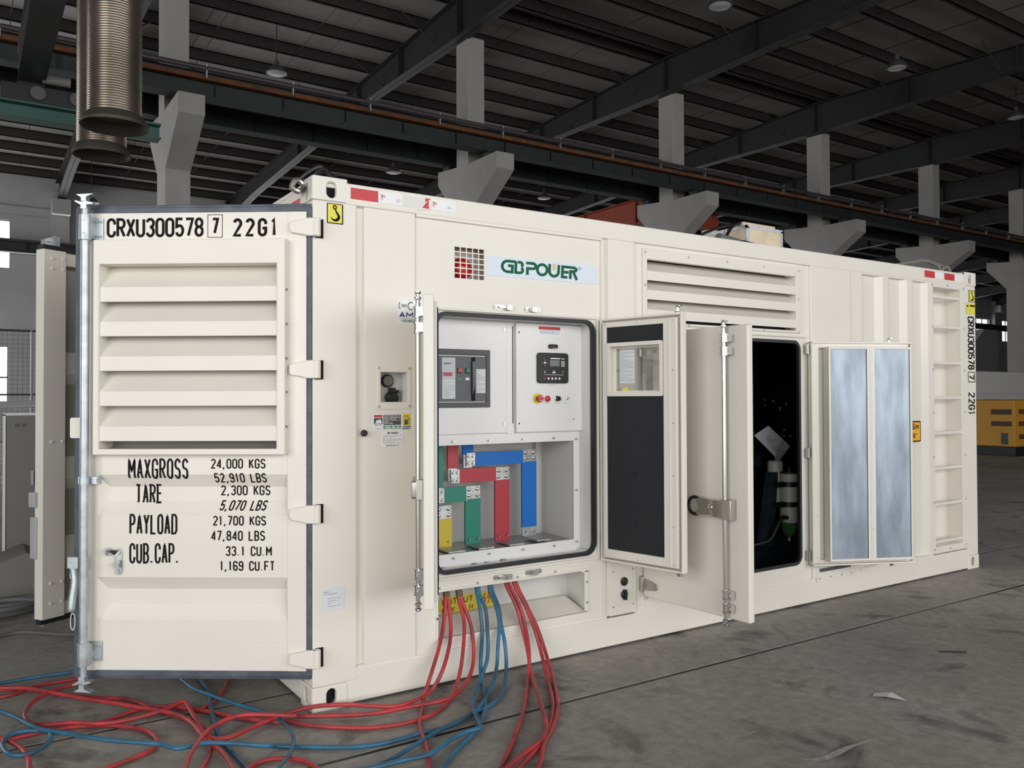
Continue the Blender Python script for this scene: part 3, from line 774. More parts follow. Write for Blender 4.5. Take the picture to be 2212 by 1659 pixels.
# corrugated part
xs = [(4.25, 0), (4.39, 0), (4.455, .036), (4.534, .036)]
pts = [(4.25, .0), (4.47, .0), (4.53, .034), (4.665, .034), (4.72, 0), (4.80, 0), (4.865, .034), (5.00, .034), (5.055, 0), (5.085, 0), (5.15, .034), (5.275, .034), (5.325, .002), (5.335, .002)]
pts = [(4.25, 0), (4.39, 0), (4.455, .034), (4.60, .034), (4.665, 0), (4.74, 0), (4.805, .034), (4.94, .034), (5.00, 0), (5.075, 0), (5.14, .034), (5.25, .034), (5.30, 0), (5.34, 0)]
m = MB(); vs = []
for x, y in pts: vs += [(x, y, .178), (x, y, 2.468)]
m.add(vs, [(2*i, 2*i+2, 2*i+3, 2*i+1) for i in range(len(pts)-1)])
m.box(4.25, 5.34, .045, .050, .178, 2.468)
cpart(m, 'corrugated_panel', smooth=False)
cpart(MB().box(4.25, 5.34, -.001, .034, 2.455, 2.468).box(4.25, 5.34, -.001, .034, .178, .188), 'panel_lip', smooth=False)
# small vent flap below the second engine door
cpart(MB().box(3.80, 4.26, -.008, .0, .15, .235), 'vent_flap', smooth=False, bevel=.002)
cpart(MB().box(3.835, 4.20, -.012, -.008, .222, .246), 'vent_slit', 'print_dark', smooth=False)
m = MB()
for x in (3.83, 3.96, 4.09, 4.21): m.lathe((x, -.008, .178), (0, -1, 0), [(.008, 0), (.008, .003), (.004, .005)], 8)
cpart(m, 'screw_heads', 'steel', kind='stuff')
cpart(MB().box(4.33, 4.62, -.01, .0, .178, .196), 'drain_lip', smooth=False); cpart(MB().box(4.95, 5.28, -.01, 0, .178, .194), 'drain_lip', smooth=False)
# ladder recess: frame, back box and eight rungs
lf = MB(); wall_holes(lf, SIDE, 5.335, 5.888, .19, 2.47, [(5.375, 5.80, .245, 2.425)], -.02, .004)
lad = cpart(lf, 'ladder_recess', smooth=False, bevel=.002)
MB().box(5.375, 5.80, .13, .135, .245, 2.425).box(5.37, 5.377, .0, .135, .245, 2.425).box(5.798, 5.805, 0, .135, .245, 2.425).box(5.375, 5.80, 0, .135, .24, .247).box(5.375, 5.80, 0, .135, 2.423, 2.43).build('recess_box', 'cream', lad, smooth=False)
rg = None
for z in (2.345, 2.093, 1.788, 1.492, 1.196, .90, .60, .285):
    if rg is None: rg = MB().box(5.375, 5.80, .0, .028, -.012, .012).build('rung', 'cream', lad, smooth=False, loc=(0, 0, z), bevel=.004)
    else: dup(rg, (0, 0, z))
m = MB()
for z in (2.44, 2.09, 1.73, 1.37, 1.0, .62, .23):
    for x in (5.355, 5.845): m.lathe((x, -.004, z), (0, -1, 0), [(.008, 0), (.008, .003), (.004, .006)], 8)
for z in (2.448, .218): m.lathe((5.59, -.004, z), (0, -1, 0), [(.008, 0), (.008, .003), (.004, .006)], 8)
m.build('screw_heads', 'steel', lad, kind='stuff')

# ---- tape, warning squares, numbers on the side
def tape(x0, x1, m_, name='reflective_tape', z0=2.497, z1=2.553, **k): return cpart(MB().fbox(SIDE, x0, x1, z0, z1, .004, .0055), name, m_, smooth=False, **k)
for a, b in ((.193, .340), (.606, .640), (5.248, 5.40), (5.549, 5.705)): tape(a, b, 'red_tape', label='red reflective tape')
for a, b in ((.340, .475), (.640, .790), (5.40, 5.52), (5.705, 5.84)): tape(a, b, 'white', label='white reflective tape')
m = MB().fbox(SIDE, .475, .606, 2.494, 2.552, .004, .0055); cpart(m, 'peeling_tape', 'cream_in', smooth=False)
m = MB(); m.poly(SIDE, [(.553, 2.482), (.64, 2.498), (.64, 2.553), (.612, 2.535)], .007, .0085); cpart(m, 'peeled_flap', 'cream', smooth=False)
m = MB(); m.poly(SIDE, [(.585, 2.500), (.625, 2.497), (.625, 2.545)], .0086, .009); cpart(m, 'tape_corner', 'red_tape', smooth=False)
for a in (.352, .648):
    m = letters(MB(), SIDE, '3M', a, a+.024, 2.522, 2.541, .0032, w=.0062); cpart(m, 'tape_print', 'red_tape', smooth=False)
    cpart(print_lines(MB(), SIDE, a, a+.022, 2.512, 2.520, 1, .0062), 'tape_print', 'red_tape', smooth=False)
    cpart(print_lines(MB(), SIDE, a+.09, a+.115, 2.508, 2.528, 3, .0062), 'tape_print', 'print_grey', smooth=False)
# end header tape
cpart(MB().fbox(END, -.33, -.183, 2.462, 2.512, .0, .002), 'reflective_tape', 'red_tape', smooth=False, label='red tape on the end header')
cpart(MB().fbox(END, -.62, -.33, 2.462, 2.512, .0, .002), 'reflective_tape', 'white', smooth=False, label='white tape on the end header')
def hook_sign(x0, x1, z0, z1, lab):
    fr = Frame(((x0+x1)/2, 0, (z0+z1)/2), ((x1-x0)/.081, 0, 0), (0, 0, (z1-z0)/.097), (0, -1, 0))
    o = cpart(MB().fbox(fr, -.0405, .0405, -.0485, .0485, .003, .004), 'hook_sign', 'ink', smooth=False, label=lab)
    MB().fbox(fr, -.0365, .0345, -.0445, .0445, .0041, .0045).build('sign_field', 'lime', o, smooth=False)
    m = MB(); m.ribbon(fr, arc(-.002, .030, .0075, .0085, 0, 360, 20), .006, .0055)
    path = [(0, .024), (.004, .012), (.010, .002)] + arc(-.0015, -.014, .0195, .0185, 35, -170, 14)
    wd = [.0055, .007, .010] + [.0105+.004*math.sin(PI*min(i/9, 1)) if i < 9 else .0125*(1-(i-8)/7) for i in range(15)]
    m.ribbon(fr, path, wd, .0056); m.build('hook_symbol', 'ink', o, smooth=False)
hook_sign(.071, .153, 2.364, 2.462, 'yellow hook warning label at near corner')
hook_sign(5.938, 6.032, 2.33, 2.435, 'yellow hook warning label at far corner')
cpart(MB().fbox(SIDE, 5.892, 6.035, 2.225, 2.318, .003, .004), 'caution_label', 'lime', smooth=False)
cpart(MB().fbox(SIDE, 5.95, 6.03, 2.29, 2.305, .0041, .005).fbox(SIDE, 5.90, 5.925, 2.285, 2.30, .0041, .005), 'label_print', 'ink', smooth=False)
# vertical number: letters rotated a quarter turn clockwise
VF = Frame((5.905, 0, 2.205), (0, 0, -1), (1, 0, 0), (0, -1, 0))
m = MB(); fr = Frame((5.915, 0, 2.205), (0, 0, -1), (1, 0, 0), (0, -1, 0))
letters(m, fr, 'CRXU300578', 0, .47, 0, .105, .0135, W=.62, gap=.26, w=.003)
letters(m, fr, '7', .508, .555, .012, .095, .013, w=.003)
letters(m, fr, '22G1', .665, .865, 0, .105, .0135, W=.62, gap=.36, w=.003)
m.ribbon(fr, [(.490, 0), (.575, 0), (.575, .107), (.490, .107)], .006, .003, closed=True)
cpart(m, 'container_number', 'ink', smooth=False)
# height placard seen edge-on beside the open mesh door
o = cpart(MB().poly(SIDE, rrect(4.93, 5.165, 1.135, 1.305, .012), .003, .006), 'height_placard', 'ink', smooth=False)
MB().poly(SIDE, rrect(4.94, 5.155, 1.145, 1.295, .008), .0061, .0065).build('placard_field', 'orange', o, smooth=False)
m = letters(MB(), SIDE, '2.6m', 4.96, 5.135, 1.235, 1.285, .009, w=.007); letters(m, SIDE, "8'6\"", 4.98, 5.12, 1.165, 1.205, .008, w=.007); m.build('placard_print', 'ink', o, smooth=False)
# small details on the near side
cpart(MB().lathe((.262, -.004, 1.335), (0, -1, 0), [(.017, 0), (.016, .010), (.010, .016)], 20), 'rubber_buffer', 'black_rubber')
o = cpart(MB().poly(SIDE, [(.048, .585), (.164, .593), (.158, .482), (.043, .478)], .001, .002), 'shipping_paper', 'paper', smooth=False)
print_lines(MB(), SIDE, .055, .12, .555, .575, 2, .0028, seed=3).build('print', 'print_grey', o, smooth=False)
print_lines(MB(), SIDE, .075, .14, .495, .545, 4, .0028, .2, seed=5).build('print', 'print_grey', o, smooth=False)
# certification sticker behind the control door
o = cpart(MB().fbox(SIDE, .452, .600, 1.893, 2.012, -.004, -.003), 'certificate_label', 'white', smooth=False)
m = MB(); letters(m, SIDE, 'SGS', .470, .502, 1.976, 1.992, .0026, w=-.002); m.ribbon(SIDE, arc(.466, 1.984, .008, .018, 100, 260), .004, -.002)
m.ribbon(SIDE, arc(.527, 1.984, .018, .019, 60, 300), .005, -.002); m.ribbon(SIDE, arc(.572, 1.984, .018, .019, 60, 300), .005, -.002); m.ribbon(SIDE, [(.555, 1.984), (.575, 1.984)], .004, -.002)
m.build('print', 'print_dark', o, smooth=False)
m = MB(); letters(m, SIDE, 'AMT', .459, .578, 1.922, 1.952, .0075, W=.8, gap=.35, w=-.002); m.build('print', 'navy', o, smooth=False)
m = MB(); m.ribbon(SIDE, [(.459, 1.917), (.592, 1.917)], .0018, -.002); letters(m, SIDE, 'ISO9001', .465, .570, 1.899, 1.912, .003, w=-.002); m.build('print', 'print_dark', o, smooth=False)
# ---- fuel socket box
GX, GZ = .428, 1.598
o = cpart((lambda m: (wall_holes(m, SIDE, .334, .524, 1.452, 1.675, [(.354, .506, 1.487, 1.643)], -.004, .0), m)[1])(MB()), 'fuel_box', smooth=False, bevel=.002)
MB().box(.354, .506, .095, .10, 1.487, 1.643).box(.35, .356, .002, .10, 1.487, 1.643).box(.504, .51, .002, .10, 1.487, 1.643).box(.354, .506, .002, .10, 1.483, 1.489).box(.354, .506, .002, .10, 1.641, 1.647).build('recess', 'cream_in', o, smooth=False)
MB().lathe((GX, .092, GZ), (0, -1, 0), [(.033, 0), (.033, .02), (.028, .026), (.027, .022)], 28).build('gauge', 'black_rubber', o)
MB().cyl((GX, .069, GZ), (GX, .067, GZ), .027, 24).build('gauge_face', 'cabinet_grey', o)
MB().lathe((GX+.018, .09, GZ-.085), (0, -1, -.15), [(.030, 0), (.034, .02), (.034, .04), (.026, .048)], 24).box(GX+.0, GX+.028, .04, .07, GZ-.060, GZ-.036).box(GX+.034, GX+.048, .04, .06, GZ-.064, GZ-.048).build('fuel_cap', 'black', o)
m = MB()
for x in (.344, .516):
    for z in (1.467, 1.661): m.lathe((x, -.0, z), (0, -1, 0), [(.006, 0), (.006, .003), (.003, .004)], 8)
m.build('screw_heads', 'steel', o, kind='stuff')
# fuel warning sticker
o = cpart(MB().poly(SIDE, rrect(.316, .5405, 1.347, 1.428, .004), -.004, -.003), 'fuel_label', 'white', smooth=False)
MB().fbox(SIDE, .319, .366, 1.413, 1.424, -.003, -.0025).build('label_band', 'red_tape', o, smooth=False)
MB().fbox(SIDE, .319, .366, 1.378, 1.410, -.003, -.0025).fbox(SIDE, .371, .469, 1.372, 1.424, -.003, -.0025).build('label_field', 'print_dark', o, smooth=False)
m = MB(); m.poly(SIDE, [(.323, 1.381), (.331, 1.389), (.333, 1.402), (.340, 1.393), (.345, 1.406), (.351, 1.396), (.355, 1.404), (.362, 1.384), (.358, 1.381)], -.0024, -.0022); print_lines(m, SIDE, .375, .465, 1.376, 1.422, 8, -.0022, .4, 4); m.build('print', 'white', o, smooth=False)
MB().fbox(SIDE, .371, .469, 1.353, 1.368, -.003, -.0025).build('label_band', 'label_green', o, smooth=False)
letters(MB(), SIDE, 'DIESEL FUEL ONLY', .380, .465, 1.3555, 1.3655, .0024, w=-.0022).build('print', 'white', o, smooth=False)
letters(MB(), SIDE, 'DIESEL FUEL', .322, .363, 1.369, 1.3745, .0012, w=-.0022).build('print', 'print_grey', o, smooth=False); print_lines(MB(), SIDE, .326, .36, 1.351, 1.365, 2, -.0022, .3, 8).build('print', 'print_grey', o, smooth=False)
MB().fbox(SIDE, .4775, .5255, 1.3675, 1.428, -.003, -.0025).build('label_field', 'yellow', o, smooth=False)
MB().fbox(SIDE, .4775, .5255, 1.3495, 1.3655, -.003, -.0025).fbox(SIDE, .488, .508, 1.375, 1.398, -.0024, -.0022).build('label_field', 'print_dark', o, smooth=False)
m = MB(); m.ribbon(SIDE, [(.488, 1.398), (.488, 1.417), (.508, 1.417), (.508, 1.398)], .0025, -.0022); m.ribbon(SIDE, [(.485, 1.374), (.511, 1.374)], .003, -.0022); m.ribbon(SIDE, [(.508, 1.413), (.513, 1.408), (.513, 1.380), (.519, 1.376), (.521, 1.402), (.513, 1.404)], .002, -.0022)
m.build('pump_symbol', 'print_dark', o, smooth=False)
letters(MB(), SIDE, 'Refueling', .480, .523, 1.3535, 1.3625, .002, w=-.0022).build('print', 'white', o, smooth=False)
# rating plate
o = cpart(MB().fbox(SIDE, .361, .482, 1.263, 1.340, -.004, -.002), 'rating_plate', 'white', smooth=False)
m = letters(MB(), SIDE, 'GB POUER', .390, .450, 1.327, 1.336, .0022, W=.6, w=-.001, shear=.2); letters(m, SIDE, 'GB POWER CO.,LTD', .385, .455, 1.266, 1.272, .0012, w=-.001); m.build('print', 'print_dark', o, smooth=False)
print_lines(MB(), SIDE, .367, .476, 1.277, 1.322, 7, -.001, .3, 12).build('print', 'print_grey', o, smooth=False)
# utility socket plate on the post
o = cpart(MB().fbox(SIDE, 1.885, 2.022, .25, .455, .002, .006), 'utility_plate', smooth=False, bevel=.002)
MB().lathe((1.953, -.006, .390), (0, -1, 0), [(.026, 0), (.026, .008), (.020, .012)], 20).build('socket', 'black_rubber', o)
MB().lathe((1.952, -.006, .312), (0, -1, 0), [(.024, 0), (.024, .01), (.017, .016)], 20).box(1.944, 1.96, -.03, -.006, .282, .342).build('socket', 'black', o)
m = MB()
for x in (1.872, 2.032):
    for z in (.458, .245): m.lathe((x, -.002, z), (0, -1, 0), [(.006, 0), (.006, .003), (.003, .004)], 8)
m.build('screw_heads', 'steel', o, kind='stuff')

# ---- beacon behind a punched grille
u0, u1, v0, v1 = GH; nu, nv = 5, 6; bar = .0055; du = (u1-u0)/nu; dv = (v1-v0)/nv
m = wall_holes(MB(), SIDE, u0-.004, u1+.004, v0-.004, v1+.004, [(u0+i*du+bar/2, u0+(i+1)*du-bar/2, v0+j*dv+bar/2, v0+(j+1)*dv-bar/2) for i in range(nu) for j in range(nv)], -.0175, -.0142)
gr = cpart(m, 'beacon_grille', smooth=False)
MB().box(.76, 1.06, .10, .105, 2.12, 2.35).box(.76, .765, .03, .10, 2.12, 2.35).box(1.055, 1.06, .03, .10, 2.12, 2.35).box(.76, 1.06, .03, .10, 2.12, 2.125).box(.76, 1.06, .03, .10, 2.345, 2.35).build('recess', 'recess_brown', gr, smooth=False)
MB().lathe((.868, .10, 2.213), (0, -1, 0), [(.062, 0), (.062, .03), (.052, .050), (.032, .062), (.01, .068)], 28).build('red_beacon', 'red_lens', gr, label='red beacon lamp')
# ---- brand sign
sg = cpart(MB().add([SIDE.p(.992, 2.182, w) for w in (-.014,)]+[SIDE.p(1.765, 2.186, -.014), SIDE.p(1.765, 2.301, -.014), SIDE.p(.992, 2.291, -.014), SIDE.p(.992, 2.182, -.011), SIDE.p(1.765, 2.186, -.011), SIDE.p(1.765, 2.301, -.011), SIDE.p(.992, 2.291, -.011)], [(0, 1, 2, 3), (4, 5, 6, 7), (0, 1, 5, 4), (1, 2, 6, 5), (2, 3, 7, 6), (3, 0, 4, 7)]), 'brand_sign', 'bluewhite', smooth=False)
LG = Frame((1.083, 0, 2.204), (1.255, 0, 0), (0.06, 0, 1.06), (0, -1, 0)); w = -.0102; T = .0145
m = MB(); hh = .071
def L(pts, wd=T):
    global w
    w += .00015; m.ribbon(LG, pts, wd, w)
# G
L([(.078, hh-T/2)] + [(.035, hh-T/2)] + arc(.035, hh/2, .029, hh/2-T/2, 90, 270, 14) + [(.060, T/2), (.060, .040), (.036, .040)])
# B joined to the G
L([(.078, hh-T/2+.002), (.078, T/2), (.098, T/2)] + arc(.100, .0215, .0165, .0142, -90, 62, 9))
L([(.088, hh-T/2), (.098, hh-T/2)] + arc(.099, .0515, .0145, .0122, 88, -55, 9))
# P
L([(.133, hh-T/2), (.168, hh-T/2)] + arc(.168, .050, .019, .0147, 90, -90, 10) + [(.142, .0355), (.142, 0)])
# O
L(arc(.223, hh/2, .0275, hh/2-T/2, 0, 360, 28))
# U with the orange stroke
L([(.264, hh), (.264, .032)] + arc(.290, .032, .026, .0255, 180, 360, 12) + [(.316, hh)])
# E and R
L([(.400, hh-T/2), (.338, hh-T/2), (.338, T/2), (.368, T/2)]); L([(.345, .035), (.374, .035)])
L([(.395, hh-T/2)] + arc(.400, .0535, .0185, .0108, 90, -90, 10) + [(.385, .0425), (.385, 0)]); L([(.402, .0400), (.424, -.003)])
m.build('brand_lettering', 'logo_green', sg, smooth=False)
m = MB(); m.fbox(LG, .2835, .2965, .040, .074, w, w+.0003); m.build('brand_accent', 'logo_orange', sg, smooth=False)
m = MB(); m.ribbon(LG, arc(.438, .062, .009, .009, 0, 360, 18), .0015, w); letters(m, LG, 'R', .434, .442, .057, .067, .0012, w=w); m.build('registered_mark', 'print_grey', sg, smooth=False)
m = MB()
for x, z in ((1.04, 2.282), (1.04, 2.196), (1.375, 2.288), (1.375, 2.197), (1.70, 2.289), (1.70, 2.198)): m.lathe((x, .0112, z), (0, -1, 0), [(.004, 0), (.003, .002)], 8)
m.build('screw_heads', 'steel', sg, kind='stuff')

# ---- engine bay louvre (three slats)
lv = cpart((lambda m: (wall_holes(m, SIDE, 2.128, 3.645, 1.965, 2.44, [(2.16, 3.60, 1.982, 2.372)], -.010, .004), m)[1])(MB()), 'louvre_frame', smooth=False, bevel=.003)
for z1, z0 in ((2.300, 2.241), (2.180, 2.121), (2.058, 2.000)):
    p = [(z0, -.004), (z1, -.004), (z1+.078, .090), (z1+.074, .093), (z1-.006, .0), (z0, 0)]
    m = MB(); n = len(p); vs = [(x, y, z) for x in (2.16, 3.60) for z, y in p]
    m.add(vs, [tuple(range(n)), tuple(range(n, 2*n))] + [(i, (i+1) % n, n+(i+1) % n, n+i) for i in range(n)])
    m.build('louvre_slat', 'cream', lv, smooth=False)
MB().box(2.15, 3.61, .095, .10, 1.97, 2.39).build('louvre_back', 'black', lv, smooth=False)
MB().box(2.155, 2.162, -.002, .095, 1.97, 2.39).build('side_cheek', 'cream', lv, smooth=False); MB().box(3.597, 3.605, -.002, .095, 1.97, 2.39).build('side_cheek', 'cream', lv, smooth=False)
m = MB()
for x in (2.142, 2.52, 2.88, 3.25, 3.625): m.lathe((x, -.004, 2.415), (0, -1, 0), [(.007, 0), (.007, .003), (.003, .005)], 8); m.lathe((x, -.004, 1.973), (0, -1, 0), [(.007, 0), (.007, .003), (.003, .005)], 8)
for z in (2.21,): m.lathe((2.142, -.004, z), (0, -1, 0), [(.007, 0), (.007, .003), (.003, .005)], 8); m.lathe((3.625, -.004, z), (0, -1, 0), [(.007, 0), (.007, .003), (.003, .005)], 8)
m.build('screw_heads', 'steel', lv, kind='stuff')
# engine door opening: seal and reveal
def rr_ring(mb, fr, u0, u1, v0, v1, r, th, w0, w1):
    mb.ring(fr, rrect(u0, u1, v0, v1, r, 8), rrect(u0+th, u1-th, v0+th, v1-th, max(r-th, .004), 8), w0, w1); return mb
cpart(rr_ring(MB(), SIDE, 2.19, 3.645, .30, 1.912, .07, .022, -.02, .004), 'door_seal', 'black_rubber')
m = MB(); N = 8
for (cu, cv, a0) in ((3.645-.07, 1.912-.07, 0), (2.19+.07, 1.912-.07, 90), (2.19+.07, .30+.07, 180), (3.645-.07, .30+.07, 270)):
    A = arc(cu, cv, .07, .07, a0, a0+90, N); cx = cu+(.07 if a0 in (0, 270) else -.07); cz = cv+(.07 if a0 in (0, 90) else -.07)
    m.poly(SIDE, A+[(cx, cz)], -.03, -.010)
cpart(m, 'opening_corner', smooth=False)
MBv = MB(); MBv.box(2.18, 3.66, .03, .10, .29, .30).box(2.18, 3.66, .03, .10, 1.912, 1.92); cpart(MBv, 'opening_reveal', 'engine_black', smooth=False)
# rain lip over engine doors
cpart(MB().box(2.12, 3.72, -.006, .01, 1.935, 1.95), 'rain_lip', smooth=False)
hp = None
def small_hinge(z):
    m = MB().box(3.690, 3.706, -.012, -.002, z-.035, z+.035).box(3.724, 3.742, -.022, -.004, z-.028, z+.028).cyl((3.713, -.014, z-.036), (3.713, -.014, z+.036), .008, 12)
    return cpart(m, 'door_hinge', 'steel')
for z in (1.852, 1.10, .357): small_hinge(z)

# ---- control bay: seal, inner cabinet
cpart(rr_ring(MB(), SIDE, .66, 1.745, .575, 1.968, .075, .022, -.02, .004), 'door_seal', 'black_rubber')
cpart(MB().ring(SIDE, [(.63, .545), (1.775, .545), (1.775, 1.99), (.63, 1.99)], [(.655, .560), (1.760, .560), (1.760, 1.975), (.655, 1.975)], -.0135, -.002), 'door_lip', smooth=False, bevel=.002)
cpart(MB().ring(SIDE, rrect(.655, 1.768, .552, 1.972, .0004, 8), rrect(.662, 1.743, .577, 1.966, .073, 8), -.030, -.015), 'opening_corner', smooth=False)
m = MB(); m.box(.64, .66, .03, .12, .56, 1.97).box(1.722, 1.76, .03, .12, .56, 1.97).box(.64, 1.76, .03, .12, 1.945, 1.985).box(.64, 1.76, .03, .12, .55, .585)
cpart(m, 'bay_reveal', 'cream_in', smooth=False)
PF = Frame((0, .12, 0), (1, 0, 0), (0, 0, 1), (0, -1, 0))
# inner cabinet front with the busbar opening
m = MB(); wall_holes(m, PF, .655, 1.725, .58, 1.955, [(.69, 1.673, .655, 1.248)], -.012, -.004)
cab = cpart(m, 'inner_cabinet', 'white_panel', smooth=False)
MB().box(.66, 1.673, .46, .465, .64, 1.30).box(1.673, 1.68, .13, .465, .64, 1.30).box(.66, .69, .13, .465, .64, 1.30).build('busbar_chamber', 'cream_in', cab, smooth=False)
MB().box(1.605, 1.625, .42, .46, .655, 1.30).build('chamber_angle', 'cream_in', cab, smooth=False)
MB().box(.69, 1.673, .13, .46, .64, .652).build('chamber_floor', 'zinc', cab, smooth=False)
m = MB()
for x in (.84, 1.07, 1.30, 1.52): m.lathe((x, .116, 1.268), (0, -1, 0), [(.006, 0), (.006, .006)], 8); m.lathe((x, .116, .632), (0, -1, 0), [(.006, 0), (.006, .006)], 8)
for z in (1.258, .95, .64): m.lathe((1.688, .116, z), (0, -1, 0), [(.006, 0), (.006, .006)], 8)
m.build('screw_heads', 'steel', cab, kind='stuff')
# breaker panel (left) and control panel (right)
bp_ = cpart(MB().fbox(PF, .668, 1.186, 1.308, 1.938, -.004, .012), 'breaker_panel', 'white_panel', smooth=False, bevel=.003)
for z in (1.895, 1.36): MB().fbox(PF, 1.160, 1.169, z-.010, z+.010, .012, .016).build('latch', 'steel', bp_, smooth=False)
cpart(MB().fbox(PF, 1.19, 1.240, 1.302, 1.94, -.004, .004), 'panel_mullion', 'white_panel', smooth=False)
cpart(MB().fbox(PF, 1.226, 1.234, 1.36, 1.92, .004, .0045), 'mullion_gap', 'seam', smooth=False)
br = cpart(MB().ring(PF, [(.70, 1.455), (1.068, 1.455), (1.068, 1.776), (.70, 1.776)], [(.727, 1.483), (1.041, 1.483), (1.041, 1.744), (.727, 1.744)], .012, .022), 'circuit_breaker', 'breaker_frame', smooth=False, bevel=.003)
MB().fbox(PF, .727, 1.041, 1.483, 1.744, .010, .011).build('shadow_gap', 'void', br, smooth=False)
MB().fbox(PF, .735, 1.036, 1.489, 1.738, .011, .026).build('breaker_body', 'breaker', br, smooth=False, bevel=.002)
MB().fbox(PF, .755, .838, 1.503, 1.728, .026, .029).build('trip_unit', 'silver', br, smooth=False)
letters(MB(), PF, 'CHNT', .768, .815, 1.690, 1.701, .0035, W=.55, w=.0295).build('print', 'print_dark', br, smooth=False)
MB().fbox(PF, .758, .836, 1.612, 1.650, .029, .031).build('display_bezel', 'silver', br, smooth=False)
MB().fbox(PF, .762, .818, 1.627, 1.648, .031, .0315).build('display', 'led_red', br, smooth=False)
MB().fbox(PF, .762, .835, 1.507, 1.608, .029, .0295).build('setting_panel', 'paper', br, smooth=False)
print_lines(MB(), PF, .768, .83, 1.512, 1.60, 9, .030, .25, 21).build('print', 'print_grey', br, smooth=False)
MB().fbox(PF, .851, .882, 1.643, 1.673, .026, .0265).fbox(PF, .902, .932, 1.643, 1.673, .026, .0265).fbox(PF, .940, .966, 1.492, 1.732, .026, .0265).build('slot', 'void', br, smooth=False)
MB().fbox(PF, .854, .879, 1.648, 1.671, .0265, .032).build('off_button', 'red_btn', br, smooth=False, label='red off button')
MB().fbox(PF, .905, .929, 1.648, 1.671, .0265, .032).build('on_button', 'green_btn', br, smooth=False, label='green on button')
MB().fbox(PF, .852, .879, 1.606, 1.619, .026, .028).build('indicator', 'green_btn', br, smooth=False)
MB().fbox(PF, .903, .928, 1.606, 1.619, .026, .028).build('indicator', 'white', br, smooth=False)
MB().poly(PF, [(.941, 1.71), (.957, 1.71), (.960, 1.62), (.955, 1.57), (.943, 1.52)], .0265, .040).build('charging_lever', 'breaker', br, smooth=False)
MB().fbox(PF, .972, 1.033, 1.535, 1.668, .026, .0265).build('data_label', 'paper', br, smooth=False)
print_lines(MB(), PF, .976, 1.030, 1.54, 1.664, 14, .027, .35, 31).build('print', 'print_grey', br, smooth=False)
cp = cpart(MB().fbox(PF, 1.243, 1.722, 1.308, 1.938, -.004, .022), 'control_panel', 'white_panel', smooth=False, bevel=.004)
MB().fbox(PF, 1.400, 1.557, 1.907, 1.925, .022, .0225).build('warning_strip', 'red_tape', cp, smooth=False)
letters(MB(), PF, 'C-2 ENABLED', 1.46, 1.54, 1.911, 1.919, .0014, w=.023).build('print', 'red_btn', cp, smooth=False)
MB().fbox(PF, 1.406, 1.554, 1.880, 1.907, .022, .0225).build('warning_text', 'bluewhite', cp, smooth=False)
print_lines(MB(), PF, 1.41, 1.55, 1.883, 1.904, 4, .023, .3, 41).build('print', 'print_grey', cp, smooth=False)
MB().poly(PF, rrect(1.468, 1.532, 1.797, 1.822, .011), .022, .034).build('latch_handle', 'black', cp)
MB().fbox(PF, 1.49, 1.528, 1.797, 1.80, .034, .036).build('latch_lever', 'steel', cp, smooth=False)
ctl = MB().poly(PF, rrect(1.384, 1.608, 1.592, 1.771, .018), .022, .036).build('controller', 'black', cp, bevel=.003)
MB().fbox(PF, 1.472, 1.540, 1.692, 1.729, .036, .0365).build('screen', 'lcd', ctl, smooth=False) if 0 else MB().fbox(PF, 1.472, 1.540, 1.692, 1.729, .036, .0365).build('screen', 'lcd', cp, smooth=False)
m = MB(); m.fbox(PF, 1.475, 1.545, 1.735, 1.741, .036, .0364); m.fbox(PF, 1.552, 1.578, 1.735, 1.739, .036, .0364)
for z in (1.721, 1.712, 1.703, 1.694): m.fbox(PF, 1.553, 1.580, z-.002, z+.002, .036, .0364)
for (x, z, r) in ((1.435, 1.712, .0065), (1.435, 1.728, .002), (1.435, 1.697, .002), (1.420, 1.712, .002), (1.450, 1.712, .002), (1.460, 1.620, .007), (1.487, 1.620, .007), (1.513, 1.620, .007), (1.540, 1.620, .007)): m.lathe(PF.p(x, z, .036), PF.n, [(r, 0), (r, .0006)], 12)
m.ribbon(PF, [(1.432, 1.642), (1.567, 1.642)], .0018, .0364); m.fbox(PF, 1.488, 1.512, 1.652, 1.659, .036, .0364); m.fbox(PF, 1.496, 1.503, 1.659, 1.666, .036, .0364); m.fbox(PF, 1.431, 1.436, 1.652, 1.664, .036, .0364); m.ribbon(PF, arc(1.566, 1.659, .006, .007, 0, 360, 14), .001, .0364)
m.build('key_mark', 'white', cp, smooth=False)
MB().lathe(PF.p(1.433, 1.620, .036), PF.n, [(.006, 0), (.006, .0008)], 12).build('stop_key', 'red_btn', cp)
letters(MB(), PF, 'CONTROLLER', 1.472, 1.518, 1.578, 1.583, .001, w=.0226).build('print', 'print_grey', cp, smooth=False)
MB().lathe(PF.p(1.390, 1.503, .022), PF.n, [(.033, 0), (.033, .0015)], 28).build('estop_disc', 'lime', cp)
MB().lathe(PF.p(1.392, 1.503, .0235), PF.n, [(.013, 0), (.013, .018), (.020, .020), (.021, .032), (.017, .036)], 24).build('emergency_stop', 'red_btn', cp, label='red mushroom emergency stop')
m = MB(); m.ribbon(PF, arc(1.392, 1.503, .014, .014, 20, 160), .003, .0602); m.ribbon(PF, arc(1.392, 1.503, .014, .014, 200, 340), .003, .0602); m.build('print', 'white', cp, smooth=False)
MB().lathe(PF.p(1.461, 1.501, .022), PF.n, [(.018, 0), (.018, .008), (.012, .012)], 20).build('alarm_lamp', 'red_btn', cp)
MB().lathe(PF.p(1.532, 1.502, .022), PF.n, [(.018, 0), (.018, .006), (.016, .008)], 20).build('selector_ring', 'chrome', cp)
